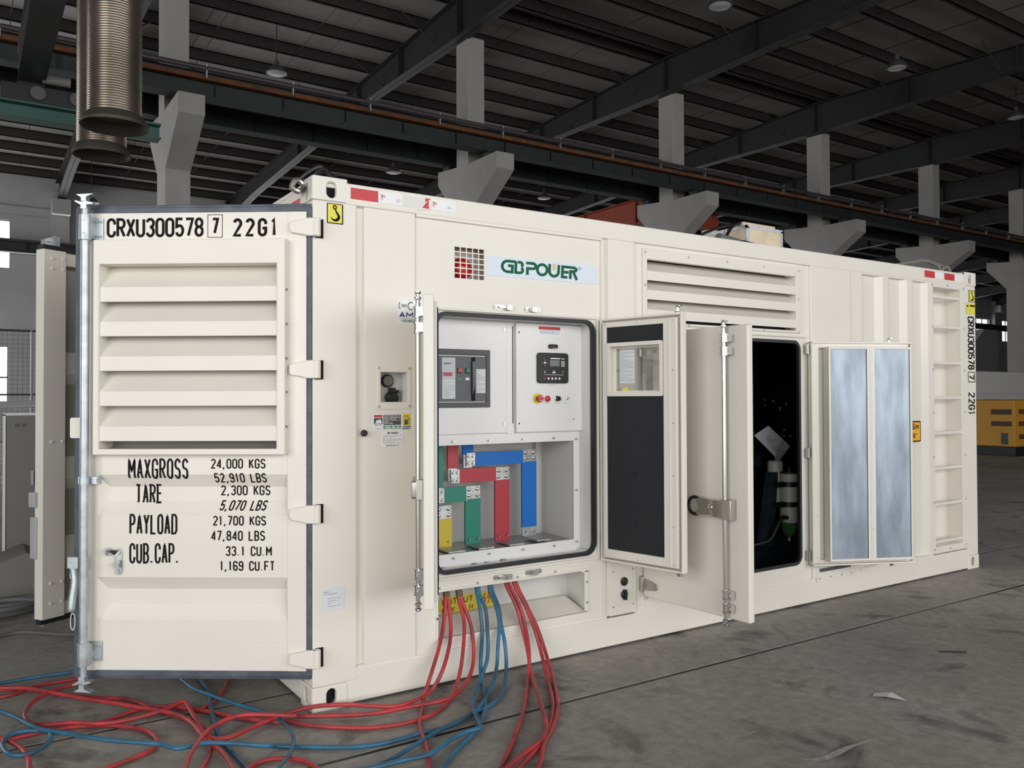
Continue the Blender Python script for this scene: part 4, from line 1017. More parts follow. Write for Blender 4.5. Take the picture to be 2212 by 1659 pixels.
MB().lathe(PF.p(1.534, 1.502, .03), PF.n, [(.014, 0), (.013, .012)], 20).fbox(PF, 1.530, 1.538, 1.490, 1.514, .04, .05).build('selector_switch', 'black', cp)
MB().lathe(PF.p(1.605, 1.504, .022), PF.n, [(.009, 0), (.009, .006), (.004, .008), (.003, .02)], 12).build('toggle_switch', 'chrome', cp)
m = MB()
for x in (1.461, 1.532, 1.605): print_lines(m, PF, x-.022, x+.022, 1.472, 1.477, 1, .0225, .6, int(x*100))
m.build('print', 'print_grey', cp, smooth=False)
m = MB()
for z in (1.885, 1.36): m.lathe(PF.p(1.262, z, .022), PF.n, [(.005, 0), (.005, .001)], 10)
m.build('hinge_hole', 'void', cp)
MB().lathe(PF.p(1.655, 1.378, .022), PF.n, [(.005, 0), (.004, .003)], 10).build('screw_head', 'steel', cp)

# ---- busbars
def bus(col, name, vx0, vx1, ztop, zbot, y=.29, conn=None, hz=None, top=None, bare=False, zcol=None):
    """vertical bar with a horizontal one and a stub from above; bare tinned plates with four bolts at the joints"""
    o = cpart(MB().box(vx0, vx1, y, y+.010, zbot, ztop), 'busbar', 'zinc', smooth=False, bevel=.0015)
    zc = ztop-.075 if zcol is None else zcol
    MB().box(vx0-.0008, vx1+.0008, y-.0015, y+.0115, zbot+(.0 if not bare else .055), zc).build('sleeve', col, o, smooth=False)
    for x in (vx0+.022, vx1-.022):
        for z in (ztop-.020, ztop-.055): MB().lathe((x, y, z), (0, -1, 0), [(.0115, 0), (.0115, .003), (.009, .004), (.009, .011), (.006, .013)], 8).build('bolt', 'steel', o)
        MB().lathe((x, y, zbot+.028), (0, -1, 0), [(.007, 0), (.007, .004), (.004, .016)], 8).build('bolt', 'steel', o)
    MB().box(vx0, vx1, .135, y+.01, zbot-.008, zbot).build('foot_plate', 'zinc', o, smooth=False)
    if hz:
        hx0, hz0, hz1 = hz
        MB().box(hx0, vx0+.005, y-.012, y-.002, hz0, hz1).build('cross_bar', 'zinc', o, smooth=False)
        MB().box(hx0+.056, vx0, y-.0135, y-.0005, hz0-.0008, hz1+.0008).build('sleeve', col, o, smooth=False)
        for x in (hx0+.015, hx0+.042):
            for z in (hz0+.017, hz1-.017): MB().lathe((x, y-.012, z), (0, -1, 0), [(.0105, 0), (.0105, .003), (.0085, .004), (.0085, .010)], 8).build('bolt', 'steel', o)
    if top:
        tx0, tx1, tz = top
        MB().box(tx0, tx1, y, y+.012, tz, 1.31).build('stub_bar', col, o, smooth=False)
        MB().box(tx0+.004, tx1-.01, y+.0, y+.01, tz-.075, tz).build('stub_end', 'zinc', o, smooth=False)
bus('bus_blue', 'b', 1.410, 1.514, 1.197, .672, hz=(1.018, 1.115, 1.190), top=(1.000, 1.070, 1.180), bare=True)
bus('bus_red', 'r', 1.217, 1.318, 1.097, .665, hz=(.915, 1.022, 1.100), top=(.900, .968, 1.105))
bus('bus_green', 'g', 1.014, 1.115, .999, .665, hz=(.815, .915, .998), top=(.800, .868, 1.00))
bus('bus_yellow', 'y', .818, .924, .898, .665)
# ---- catches above and below the control opening
def catch(x, z, flip):
    m = MB().poly(Frame((x, .014, z), (1, 0, 0), (0, 0, 1), (0, -1, 0)), rrect(-.055, .055, -.013, .013, .012), 0, .006)
    fr = Frame((x, .014, z), (1, 0, 0), (0, 0, 1), (0, -1, 0))
    m.fbox(fr, -.028, .028, -.006, .006, .006, .022)
    m.fbox(fr, (.02 if flip else -.018), (.052 if flip else .012), -.014, .012, .006, .030)
    m.lathe(fr.p(-.044, 0, .006), fr.n, [(.008, 0), (.006, .005)], 10).lathe(fr.p(.044, 0, .006), fr.n, [(.008, 0), (.006, .005)], 10)
    return cpart(m, 'rod_keeper', 'steel')
catch(1.09, 2.010, True); catch(1.297, 2.008, False); catch(1.085, .520, True); catch(1.297, .523, False)

# ---- cable outlet recess
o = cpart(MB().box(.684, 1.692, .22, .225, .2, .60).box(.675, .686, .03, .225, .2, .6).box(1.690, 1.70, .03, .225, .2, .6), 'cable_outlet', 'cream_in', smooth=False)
m = MB(); m.add([(.684, .03, .235), (1.692, .03, .235), (1.640, .17, .31), (.684, .17, .31), (.684, .22, .31), (1.64, .22, .31)], [(0, 1, 2, 3), (3, 2, 5, 4)]); m.box(.684, 1.692, .012, .03, .225, .24); m.build('outlet_lip', 'cream', o, smooth=False)
m = MB(); m.box(1.66, 1.69, .004, .014, .25, .487).box(1.64, 1.692, .004, .014, .478, .492).box(.674, .684, .004, .014, .235, .488).box(.684, 1.692, .006, .014, .486, .50).build('outlet_frame', 'cream', o, smooth=False, bevel=.002)
m = MB()
for x in (.695, .93, 1.19, 1.45): m.lathe((x, .014, .505), (0, -1, 0), [(.007, 0), (.006, .004)], 8)
for z in (.30, .42): m.lathe((1.676, .004, z), (0, -1, 0), [(.007, 0), (.006, .004)], 8)
m.lathe((.678, .008, .35), (0, -1, 0), [(.007, 0), (.006, .004)], 8)
m.build('screw_heads', 'steel', o, kind='stuff')
YL = Frame((0, .218, 0), (1, 0, 0), (0, 0, 1), (0, -1, 0))
MB().poly(YL, [(.80, .375), (.82, .400), (1.13, .400), (1.16, .378), (1.16, .325), (1.14, .305), (.83, .305), (.80, .33)], 0, .002).build('output_label', 'yellow', o, smooth=False)
m = letters(MB(), YL, 'OUTPUT', .82, 1.02, .355, .388, .006, w=.003); letters(m, YL, 'U V W N', .82, 1.02, .312, .340, .006, w=.003); m.ribbon(YL, [(1.035, .40), (1.075, .305)], .002, .003); m.build('label_print', 'rust', o, smooth=False)
m = MB(); m.ribbon(YL, [(1.10, .388), (1.085, .358), (1.105, .362), (1.092, .325)], .008, .003); m.ribbon(YL, [(1.125, .392), (1.118, .362), (1.132, .366), (1.12, .33)], .006, .003); m.build('lightning_symbol', 'red_btn', o, smooth=False)

# ================================================================== END DOOR (near, seen from outside)
DFR = Frame((0, 0, 0), (1, 0, 0), (0, 0, 1), (0, 1, 0))          # door local: u from hinge to free edge, outward +y
TFR = Frame((0, 0, 0), (-1, 0, 0), (0, 0, 1), (0, 1, 0))         # same face, u reading left to right
m = MB()
C1, C2 = (.114, 1.036, .948, 1.142), (.114, 1.036, .447, .648)
wall_holes(m, DFR, .021, 1.112, .205, 2.410, [C1, C2, (.15, 1.005, 1.27, 2.155)], -.045, 0)
for (u0, u1, v0, v1) in (C1, C2):
    dv = .060; du = .04; d = -.034
    a = [DFR.p(u0, v0, 0), DFR.p(u1, v0, 0), DFR.p(u1, v1, 0), DFR.p(u0, v1, 0)]
    b = [DFR.p(u0, v0+dv+.008, d), DFR.p(u1-du, v0+dv+.008, d), DFR.p(u1-du, v1-dv, d), DFR.p(u0, v1-dv, d)]
    m.add(a+b, [(4, 5, 6, 7), (0, 1, 5, 4), (1, 2, 6, 5), (2, 3, 7, 6), (3, 0, 4, 7)])
ed = m.build('end_door', 'cream', ct, smooth=False, loc=(-.01, 0, 0), rz=math.radians(145), bevel=.0015)
MB().fbox(DFR, 1.040, 1.112, .205, 2.41, 0, .004).fbox(DFR, .021, .110, .205, 2.41, 0, .003).fbox(DFR, .11, 1.04, 2.278, 2.41, 0, .0025).build('door_frame_edge', 'cream', ed, smooth=False, bevel=.0015)
MB().fbox(DFR, .112, 1.03, .3425, .3445, .0, .0015).build('weld_seam', 'cream_in', ed, smooth=False)
# rubber gasket all around
g = MB(); out = rrect(-.010, 1.160, .160, 2.452, .02, 3); inn = rrect(.021, 1.108, .207, 2.408, .004, 3)
g.ring(DFR, out, inn, -.042, -.012); out2 = rrect(-.004, 1.145, .172, 2.440, .015, 3); g.ring(DFR, out2, inn, -.03, -.004)
g.build('gasket', 'gasket', ed, smooth=False, bevel=.006)
# louvre box
lb = MB(); wall_holes(lb, DFR, .110, 1.034, 1.243, 2.272, [(.147, 1.007, 1.271, 2.154)], -.02, .055)
lb = lb.build('louvre_box', 'cream', ed, smooth=False, bevel=.003)
MB().fbox(DFR, .14, 1.012, 1.26, 2.16, -.085, -.08).build('louvre_back', 'louvre_shade', ed, smooth=False)
for z1, z0 in ((2.045, 1.976), (1.879, 1.810), (1.713, 1.644), (1.545, 1.476), (1.378, 1.308)):
    p = [(z0, .045), (z1, .045), (z1+.118, -.055), (z1+.114, -.059), (z1-.006, .040), (z0+.004, .040), (z0+.004, .020), (z0, .020)]
    n = len(p); vs = [(x, y, z) for x in (.147, 1.007) for z, y in p]
    MB().add(vs, [tuple(range(n)), tuple(range(n, 2*n))] + [(i, (i+1) % n, n+(i+1) % n, n+i) for i in range(n)]).build('louvre_slat', 'cream', ed, smooth=False)
MB().box(.1475, .150, -.08, .05, 1.272, 2.153).build('side_cheek', 'cream', ed, smooth=False); MB().box(1.0045, 1.0065, -.08, .05, 1.272, 2.153).build('side_cheek', 'cream', ed, smooth=False)
m = MB()
for z in (2.03, 1.865, 1.70, 1.54, 1.375): m.lathe((.108, .03, z), (-1, 0, 0), [(.007, 0), (.006, .005)], 8)
m.build('screw_heads', 'steel', ed, kind='stuff')
# lettering
TRL = Relief((0, 0, 0), (-1, 0, 0), (0, 0, 1), (0, 1, 0))
def txt(parent, t, ua, ub, va, vb, st, **k): return letters(MB(), TRL if va < 1.2 else TFR, t, -ua, -ub, va, vb, st, w=k.pop('w', .0012 if va < 1.2 else .0034), **k).build('lettering', 'ink', parent, smooth=False)
txt(ed, 'CRXU300578', .996, .520, 2.291, 2.386, .0135, W=.46, gap=.22)
m = letters(MB(), TFR, '7', -.482, -.445, 2.303, 2.384, .0135, w=.0034); m.ribbon(TFR, [(-.500, 2.289), (-.429, 2.289), (-.429, 2.398), (-.500, 2.398)], .003, .0034, closed=True); m.build('lettering', 'ink', ed, smooth=False)
txt(ed, '22G1', .378, .158, 2.290, 2.380, .0145, W=.46, gap=.42)
for t_, a, b, c, d, k in (('MAXGROSS', .888, .593, 1.122, 1.222, {}), ('TARE', .866, .733, 1.002, 1.096, {}), ('PAYLOAD', .880, .646, .856, .955, {}), ('CUB.CAP.', .880, .636, .716, .815, {})):
    txt(ed, t_, a, b, c, d, .0098, W=.5, gap=.34)
for t_, a, b, c, d, sh in (('24,000 KGS', .484, .218, 1.172, 1.220, 0), ('52,910 LBS', .470, .216, 1.103, 1.151, 0), ('2,300 KGS', .447, .205, 1.040, 1.089, 0), ('5,070 LBS', .449, .222, .969, 1.017, .22),
                           ('21,700 KGS', .473, .215, .899, .946, 0), ('47,840 LBS', .482, .220, .826, .875, 0), ('33.1 CU.M', .411, .187, .753, .801, 0), ('1,169 CU.FT', .440, .173, .682, .730, 0)):
    txt(ed, t_, a, b, c, d, .0068, W=.5, gap=.3, shear=sh)
# locking bar with cams, brackets, straps and handle
def cam(m, x, z, s):
    fr = Frame((x, .055, z), (1, 0, 0), (0, 0, s), (0, 1, 0))
    m.poly(fr, [(-.045, .020), (-.012, .030), (.012, .026), (.042, .034), (.042, .028), (.014, .012), (.014, -.006), (-.014, -.006), (-.014, .014), (-.045, .014)], -.018, .018)
    m.poly(fr, [(-.048, .066), (.036, .062), (.012, .048), (.012, .030), (-.012, .030), (-.012, .050)], -.018, .018)
lk = MB().cyl((1.073, .055, .33), (1.073, .055, 2.30), .0195, 20).cyl((1.073, .055, .19), (1.073, .055, .34), .0165, 16).cyl((1.073, .055, 2.28), (1.073, .055, 2.43), .0165, 16)
cam(lk, 1.073, 2.425, 1); cam(lk, 1.073, .187, -1)
lk = lk.build('locking_bar', 'galv', ed)
def bracket(z0, z1):
    m = MB().cyl((1.073, .055, z0), (1.073, .055, z1), .028, 20).fbox(DFR, 1.010, 1.10, z0+.008, z1-.008, .002, .010).fbox(DFR, 1.045, 1.102, z0+.012, z1-.012, .008, .050)
    for x in (1.020, 1.035):
        for z in (z0+.025, z1-.025): m.lathe((x, .010, z), (0, 1, 0), [(.006, 0), (.006, .004), (.003, .006)], 8)
    m.lathe((1.068, .082, z0+.03), (0, 1, 0), [(.0035, 0), (.003, .002)], 8).lathe((1.068, .082, z1-.03), (0, 1, 0), [(.0035, 0), (.003, .002)], 8)
    m.build('bar_bracket', 'galv', ed, bevel=.0015)
bracket(2.270, 2.392); bracket(.243, .352)
m = MB().cyl((1.073, .055, 1.103), (1.073, .055, 1.136), .0235, 20).fbox(DFR, 1.020, 1.112, 1.103, 1.136, .030, .038).fbox(DFR, 1.018, 1.040, 1.103, 1.136, 0, .034).lathe((1.026, .038, 1.12), (0, 1, 0), [(.008, 0), (.006, .005)], 10).lathe((1.10, .038, 1.12), (0, 1, 0), [(.006, 0), (.005, .004)], 10)
m.build('bar_strap', 'galv', ed)
m = MB().fbox(DFR, 1.098, 1.148, .705, .758, .030, .062).fbox(DFR, 1.108, 1.142, .655, .708, .038, .052)
m.tube(crom([(1.125, .048, .70), (1.118, .050, .64), (1.125, .058, .56), (1.128, .062, .50)], 5), [.018]*15+[.014], 8)
m.build('door_handle', 'galv', ed)
m = MB(); m.ribbon(Frame((0, 0, 0), (1, 0, 0), (0, 0, 1), (0, 1, 0)), arc(1.128, .45, .011, .04, 0, 360, 20), .006, .05); m.build('handle_loop', 'galv', ed)
MB().poly(DFR, rrect(1.098, 1.157, 1.322, 1.420, .010), .012, .03).build('door_stop_plate', 'cream', ed, smooth=False)
# latch hasp on the door
m = MB().poly(DFR, rrect(.913, .950, .662, .790, .018), .0, .006).lathe((.931, .006, .772), (0, 1, 0), [(.014, 0), (.012, .008)], 12).lathe((.932, .006, .680), (0, 1, 0), [(.010, 0), (.008, .006)], 12)
m.fbox(DFR, .918, .947, .700, .722, .006, .028).fbox(DFR, .918, .925, .722, .735, .006, .02)
m.poly(DFR, [(.926, .782), (.945, .762), (.965, .778), (.962, .790), (.985, .782), (.990, .765), (.978, .758), (.965, .760)], .014, .020).poly(DFR, arc(.982, .775, .016, .019, 0, 360, 14)[:-1], .014, .020)
m.build('hasp', 'zinc', ed)
# hinge blades
for z in (2.331, 1.647, .953, .264):
    m = MB().poly(DFR, [(-.030, z-.042), (.012, z-.042), (.030, z-.036), (.088, z-.026), (.098, z-.014), (.098, z+.018), (.088, z+.030), (.030, z+.038), (.012, z+.045), (-.030, z+.045)], .004, .024)
    m.cyl((-.030, .006, z-.042), (-.030, .006, z+.045), .020, 16)
    m.build('hinge_blade', 'cream', ed, bevel=.004)
for z in (2.331, 1.647, .953, .264):
    cpart(MB().box(.012, .052, -.004, .0, z-.046, z+.046), 'hinge_pocket', 'ink', smooth=False)
    cpart(MB().box(-.004, .034, -.022, -.002, z-.040, z+.042), 'hinge_lug', smooth=False, bevel=.005)

# ================================================================== END DOOR (far, seen from its inside)
m = MB(); m.box(0, 1.12, -.05, -.045, .20, 2.41)
m.box(1.035, 1.178, -.03, .045, .19, 2.412).box(0, .07, -.05, .02, .19, 2.41).box(0, 1.1, -.05, .02, 2.33, 2.41).box(0, 1.1, -.05, .02, .19, .27)
ed2 = m.build('end_door', 'cream', ct, smooth=False, loc=(0, W_, 0), rz=math.radians(209.2), bevel=.003)
vs = []; zz = [(.27, -.045), (.45, -.045), (.51, -.01), (.60, -.01), (.66, -.045), (.95, -.045), (1.01, -.01), (1.09, -.01), (1.15, -.045), (1.6, -.045), (1.66, -.01), (1.74, -.01), (1.8, -.045), (2.33, -.045)]
m = MB(); 
for z, y in zz: vs += [(.07, y, z), (1.035, y, z)]
m.add(vs, [(2*i, 2*i+1, 2*i+3, 2*i+2) for i in range(len(zz)-1)]); m.build('inner_skin', 'cream', ed2, smooth=False)
MB().box(-.01, 1.175, -.02, .04, 2.412, 2.44).build('gasket', 'black_rubber', ed2, smooth=False); MB().box(-.01, 1.175, -.02, .03, .16, .19).build('gasket', 'black_rubber', ed2, smooth=False)
for z in (2.36, 2.30, 1.25, .40, .28):
    for x in (1.055, 1.125): MB().lathe((x, .045, z), (0, 1, 0), [(.010, 0), (.008, .008)], 8).build('bolt', 'cream_in', ed2)
m = MB().box(1.06, 1.08, -.10, .02, 2.44, 2.50)
fr = Frame((1.09, -.07, 2.44), (-1, 0, 0), (0, 0, 1), (0, 1, 0)); m.poly(fr, [(-.02, .0), (.05, .02), (.03, .034), (-.02, .03)], -.02, .02).poly(fr, [(-.02, .05), (.055, .085), (.03, .045), (-.02, .03)], -.02, .02)
m.cyl((1.07, -.08, .13), (1.07, -.08, 2.46), .018, 12); m.box(1.04, 1.10, -.10, -.06, .12, .15); m.build('locking_bar', 'galv', ed2)
MB().box(1.16, 1.20, -.06, .0, .86, .95).box(1.165, 1.19, -.06, .0, .55, .80).build('door_handle', 'silver', ed2, smooth=False, bevel=.006)

# ================================================================== SIDE DOORS
def chrome_rod(parent, x, y, z0, z1, face=-1, zm=None):
    """lock rod in local coordinates with keepers at both ends; face = outward side"""
    r = MB().cyl((x, y, z0+.02), (x, y, z1-.02), .0125, 16).cyl((x, y, z0-.012), (x, y, z0+.03), .010, 12).cyl((x, y, z1-.03), (x, y, z1+.015), .010, 12)
    for s, z in ((-1, z0), (1, z1)):
        r.lathe((x, y, z), (0, 0, s), [(.010, .0), (.017, .006), (.017, .014), (.009, .018), (.009, .026), (.016, .030), (.014, .040), (.006, .044)], 14)
        r.fbox(Frame((x, y, z), (1, 0, 0), (0, 0, s), (0, 1, 0)), -.012, .026, .034, .040, -.008, .008)
    r = r.build('lock_rod', 'chrome', parent)
    for zc in (z0+.055, z0+.128, z1-.128, z1-.055):
        m = MB().lathe((x, y, zc-.026), (0, 0, 1), [(.018, 0), (.023, .002), (.023, .008), (.019, .010), (.019, .042), (.023, .044), (.023, .050), (.018, .052)], 18)
        m.box(x, x+.040, min(y, y-face*.028), max(y, y-face*.028)-0, zc-.021, zc+.021).lathe((x+.031, y, zc), (0, face, 0), [(.005, 0), (.004, .003)], 8)
        m.build('rod_keeper', 'chrome', parent)
    return r
# control door, left leaf (edge-on)
m = MB().box(0, .560, -.030, .020, .545, 1.985)
dA = m.build('control_door', 'cream', ct, smooth=False, loc=(.640, -.004, 0), rz=math.radians(-118.6), bevel=.006, label='left control door seen edge-on')
MB().box(.03, .525, .020, .034, .575, 1.955).build('inner_panel', 'cream_in', dA, smooth=False, bevel=.002)
MB().box(.05, .50, .034, .039, .60, 1.93).build('foam_lining', 'foam', dA, smooth=False)
chrome_rod(dA, .505, -.055, .572, 1.962)
MB().poly(Frame((.0, -.062, 0), (1, 0, 0), (0, 0, 1), (0, -1, 0)), rrect(.30, .53, 1.045, 1.13, .012), 0, .022).box(.49, .53, -.065, -.03, 1.04, 1.135).build('lock_handle', 'steel', dA, bevel=.003)
MB().tube(crom([(.31, -.075, 1.06), (.25, -.078, 1.07), (.235, -.078, 1.088), (.25, -.078, 1.11), (.31, -.075, 1.118)], 4), .008, 8).build('handle_grip', 'black_rubber', dA)
m = MB()
for z in (.66, 1.25, 1.86): m.cyl((0, -.02, z-.04), (0, -.02, z+.04), .010, 10)
m.build('hinge_pin', 'steel', dA)
# control door, right leaf (inside with foam and window)
m = MB(); LI = Frame((0, 0, 0), (1, 0, 0), (0, 0, 1), (0, -1, 0))      # inside faces -y locally
WH = (.100, .420, 1.545, 1.797)
wall_holes(m, LI, 0, .575, .540, 1.975, [WH], -.025, -.020)
m.box(0, .012, -.020, .025, .540, 1.975).box(.563, .575, -.020, .025, .540, 1.975).box(.012, .563, -.020, .025, .540, .552).box(.012, .563, -.020, .025, 1.963, 1.975)
dB = m.build('control_door', 'cream', ct, smooth=False, loc=(1.790, -.004, 0), rz=math.radians(-78), bevel=.003, label='right control door with window and black foam')
m = MB(); wall_holes(m, LI, .028, .548, .565, 1.950, [(.056, .458, .615, 1.920)], -.02, .030); m.build('inner_frame', 'cream', dB, smooth=False, bevel=.004)
MB().box(.500, .504, -.034, -.03, .57, 1.945).build('frame_bead', 'cream', dB, smooth=False)
m = MB(); wall_holes(m, LI, .057, .457, .616, 1.919, [(.080, .440, 1.532, 1.810)], -.019, .020); m.build('foam_lining', 'foam', dB, smooth=False)
m = MB(); m.ring(LI, rrect(.062, .455, 1.514, 1.828, .010, 4), rrect(.085, .436, 1.537, 1.805, .004, 4), .020, .036); m.build('window_frame', 'cream', dB, smooth=False, bevel=.002)
m = MB(); m.ring(LI, rrect(.084, .437, 1.536, 1.806, .004, 3), rrect(.102, .418, 1.547, 1.795, .004, 3), -.015, -.010); m.box(.084, .087, -.030, .02, 1.537, 1.805).box(.434, .437, -.03, .02, 1.537, 1.805).box(.084, .437, -.03, .02, 1.805, 1.808).box(.084, .437, -.03, .02, 1.534, 1.537); m.build('window_reveal', 'cream', dB, smooth=False)
MB().fbox(LI, .100, .420, 1.545, 1.797, -.019, -.016).build('window_pane', 'glass', dB, smooth=False)
MB().fbox(LI, .125, .232, 1.590, 1.785, -.0158, -.0152).build('instruction_sheet', 'paper', dB, smooth=False)
print_lines(MB(), LI, .132, .225, 1.60, 1.775, 16, -.0148, .28, 61).build('print', 'print_grey', dB, smooth=False)
MB().fbox(LI, .292, .325, 1.548, 1.790, -.06, -.05).build('metal_strip', 'zinc', dB, smooth=False)
MB().poly(LI, arc(.165, 1.548, .025, .020, 0, 180, 10), -.0158, -.0150).build('round_sticker', 'lime', dB, smooth=False)
m = MB()
for x, z in ((.118, 1.788), (.285, 1.788), (.118, 1.668), (.118, 1.552), (.285, 1.552)): m.lathe((x, .012, z), (0, -1, 0), [(.006, 0), (.006, .008), (.003, .014)], 8)
for z in (1.935, 1.66, 1.365, 1.075, .79, .58): m.lathe((.523, -.030, z), (0, -1, 0), [(.004, 0), (.003, .002)], 8)
for x in (.045, .28): m.lathe((x, -.03, 1.938), (0, -1, 0), [(.004, 0), (.003, .002)], 8); m.lathe((x, -.03, .578), (0, -1, 0), [(.004, 0), (.003, .002)], 8)
m.build('screw_heads', 'steel', dB, kind='stuff')
m = MB()
for z in (1.353, 1.063, .775): m.ribbon(LI, arc(.255, z, .014, .014, 0, 360, 18), .0025, .0215); m.lathe((.255, -.02, z), (0, -1, 0), [(.007, 0), (.005, .003)], 12)
m.build('foam_pin', 'black', dB, smooth=False)
chrome_rod(dB, .500, .052, .548, 1.985, face=1)
m = MB()
for z in (.66, 1.25, 1.86): m.cyl((0, .0, z-.04), (0, .0, z+.04), .010, 10)
m.build('hinge_pin', 'steel', dB)

# engine door, left leaf (outside, with rod and handle)
m = MB().box(0, .800, .0, .045, .280, 1.905)
e1 = m.build('engine_door', 'cream', ct, smooth=False, loc=(2.110, -.006, 0), rz=math.radians(-87), bevel=.008, label='engine door seen from outside with chrome lock rod')
MB().box(.03, .77, .045, .07, .31, 1.875).build('inner_panel', 'cream_in', e1, smooth=False)
MB().box(.06, .73, .07, .075, .34, 1.84).build('perforated_sheet', 'perforated', e1, smooth=False)
chrome_rod(e1, .672, -.045, .292, 1.890)
OF = Frame((0, -.045, 0), (1, 0, 0), (0, 0, 1), (0, -1, 0))
MB().poly(OF, [(.470, .845), (.500, .838), (.560, .842), (.69, .835), (.69, .94), (.560, .935), (.500, .942), (.470, .93), (.485, .90), (.485, .875)], -.012, .010).build('lock_handle', 'chrome', e1, bevel=.004)
MB().lathe(OF.p(.575, .892, .010), OF.n, [(.017, 0), (.015, .006), (.006, .007), (.006, .004)], 20).build('lock_cylinder', 'chrome', e1)
MB().poly(OF, rrect(.655, .72, .832, .944, .004), -.035, .012).build('handle_base', 'steel', e1, bevel=.003)
MB().tube(crom([OF.p(u, v, .0) for u, v in [(.49, .932), (.455, .938), (.425, .925), (.412, .89), (.425, .855), (.455, .842), (.49, .848)]], 5), .0095, 10).build('handle_grip', 'black_rubber', e1)
for z in (.352, 1.80):
    MB().poly(Frame((0, 0, 0), (1, 0, 0), (0, 0, 1), (0, -1, 0)), [(-.01, z-.028), (.06, z-.028), (.115, z-.018), (.128, z), (.115, z+.020), (.06, z+.034), (-.01, z+.040)], .0, .010).cyl((-.008, -.008, z-.04), (-.008, -.008, z+.05), .013, 14).box(-.012, .010, -.012, .012, z-.045, z+.05).build('strap_hinge', 'steel', e1, bevel=.002)
m = MB()
for z in (.352, 1.80):
    for dx, dz in ((.03, .02), (.03, -.015), (.075, .015), (.105, -.005)): m.lathe((dx, -.010, z+dz), (0, -1, 0), [(.005, 0), (.003, .003)], 8)
m.build('screw_heads', 'zinc', e1, kind='stuff')
cpart(MB().box(2.145, 2.175, -.004, .004, .36, .66), 'blue_strap', 'gasket', smooth=False)
cpart(MB().cyl((2.16, -.012, .255), (2.16, -.012, .30), .014, 12), 'strap_end', 'cream_in')

# engine door, right leaf (inside, perforated sheets)
m = MB(); m.box(0, .800, .020, .025, .285, 1.905).box(0, .010, -.025, .02, .285, 1.905).box(.790, .800, -.012, .02, .285, 1.905).box(0, .8, -.025, .02, .285, .297).box(0, .8, -.025, .02, 1.893, 1.905)
e2 = m.build('engine_door', 'cream', ct, smooth=False, loc=(3.720, -.022, 0), rz=math.radians(-25), bevel=.003, label='engine door seen from inside with perforated sheets')
m = MB(); wall_holes(m, LI, .012, .765, .300, 1.892, [(.06, .745, .33, 1.86)], -.02, .020); m.build('inner_frame', 'cream', e2, smooth=False, bevel=.003)
bx = MB(); wall_holes(bx, LI, .105, .755, .322, 1.866, [(.122, .405, .340, 1.850), (.465, .742, .340, 1.850)], .066, .072); bx.box(.105, .11, -.072, .0, .322, 1.866).box(.75, .755, -.072, 0, .322, 1.866).box(.105, .755, -.072, 0, .322, .326).box(.105, .755, -.072, 0, 1.862, 1.866)
bx.build('absorber_box', 'cream', e2, smooth=False, bevel=.0015)
MB().box(.425, .447, -.074, -.060, .338, 1.852).build('centre_channel', 'cream_in', e2, smooth=False)
for a, b in ((.120, .407), (.463, .744)): MB().fbox(LI, a, b, .338, 1.852, .058, .064).build('perforated_sheet', 'perforated', e2, smooth=False)
m = MB()
for z in (1.86, 1.55, 1.25, .95, .65, .345): m.lathe((.036, -.02, z), (0, -1, 0), [(.004, 0), (.003, .002)], 8)
for x in (.04, .39, .72): m.lathe((x, -.022, 1.880), (0, -1, 0), [(.004, 0), (.003, .002)], 8); m.lathe((x, -.022, .311), (0, -1, 0), [(.004, 0), (.003, .002)], 8)
for z in (1.2, .55): m.lathe((.435, -.074, z), (0, -1, 0), [(.004, 0), (.003, .002)], 8)
m.build('screw_heads', 'steel', e2, kind='stuff')
chrome_rod(e2, .655, .050, .297, 1.900, face=1)

# ================================================================== ENGINE IN THE CONTAINER
t = thing('diesel_engine', 'dark diesel engine seen through the open engine door behind white fuel filters', 'engine', (0, 0, 0))
MB().box(2.4, 5.1, .55, .75, .17, .37).box(2.4, 5.1, 1.35, 1.55, .17, .37).box(3.7, 5.0, .50, .56, .17, .30).build('base_frame', 'engine_blue', t, smooth=False)
MB().box(2.5, 4.15, .85, 1.65, .40, 1.05).box(2.6, 4.05, .95, 1.55, 1.05, 1.5).box(3.9, 4.1, .80, 1.0, .5, 1.25).build('cylinder_block', 'engine_blue', t, smooth=False, bevel=.03)
for i in range(5): MB().box(2.55+.33*i, 2.83+.33*i, .84, 1.2, 1.3, 1.62).build('cylinder_head', 'engine_blue', t, smooth=False, bevel=.02)
MB().lathe((4.0, .84, .98), (0, -1, 0), [(.17, 0), (.17, .05), (.13, .09), (.06, .10), (.05, .16)], 28).build('air_housing', 'engine_blue', t)
MB().poly(Frame((0, .43, 0), (1, 0, 0), (0, 0, 1), (0, -1, 0)), [(3.70, .36), (3.84, .36), (3.90, .92), (3.81, .92)], -.03, .02).build('filter_bracket', 'engine_blue', t, smooth=False)
f_ = MB().lathe((3.96, .36, .535), (0, 0, 1), [(.067, 0), (.068, .01), (.068, .365), (.062, .375), (.03, .38)], 32).build('fuel_filter', 'filter_cream', t, label='cream fuel filter with black bands')
for z in (.655, .810): MB().lathe((3.96, .36, z), (0, 0, 1), [(.0695, 0), (.0695, .040)], 32).box(3.82, 3.90, .345, .38, z, z+.038).build('filter_band', 'black', f_)
MB().lathe((3.96, .36, .415), (0, 0, 1), [(.012, 0), (.034, .012), (.057, .05), (.063, .122)], 28).build('sediment_bowl', 'bowl_green', f_)
MB().cyl((3.96, .36, .385), (3.96, .36, .42), .010, 10).build('drain_tap', 'silver', f_)
MB().cyl((3.96, .36, .912), (3.96, .36, .925), .068, 28).cyl((3.93, .33, .92), (3.93, .33, .965), .012, 10).build('filter_cap', 'black', f_)
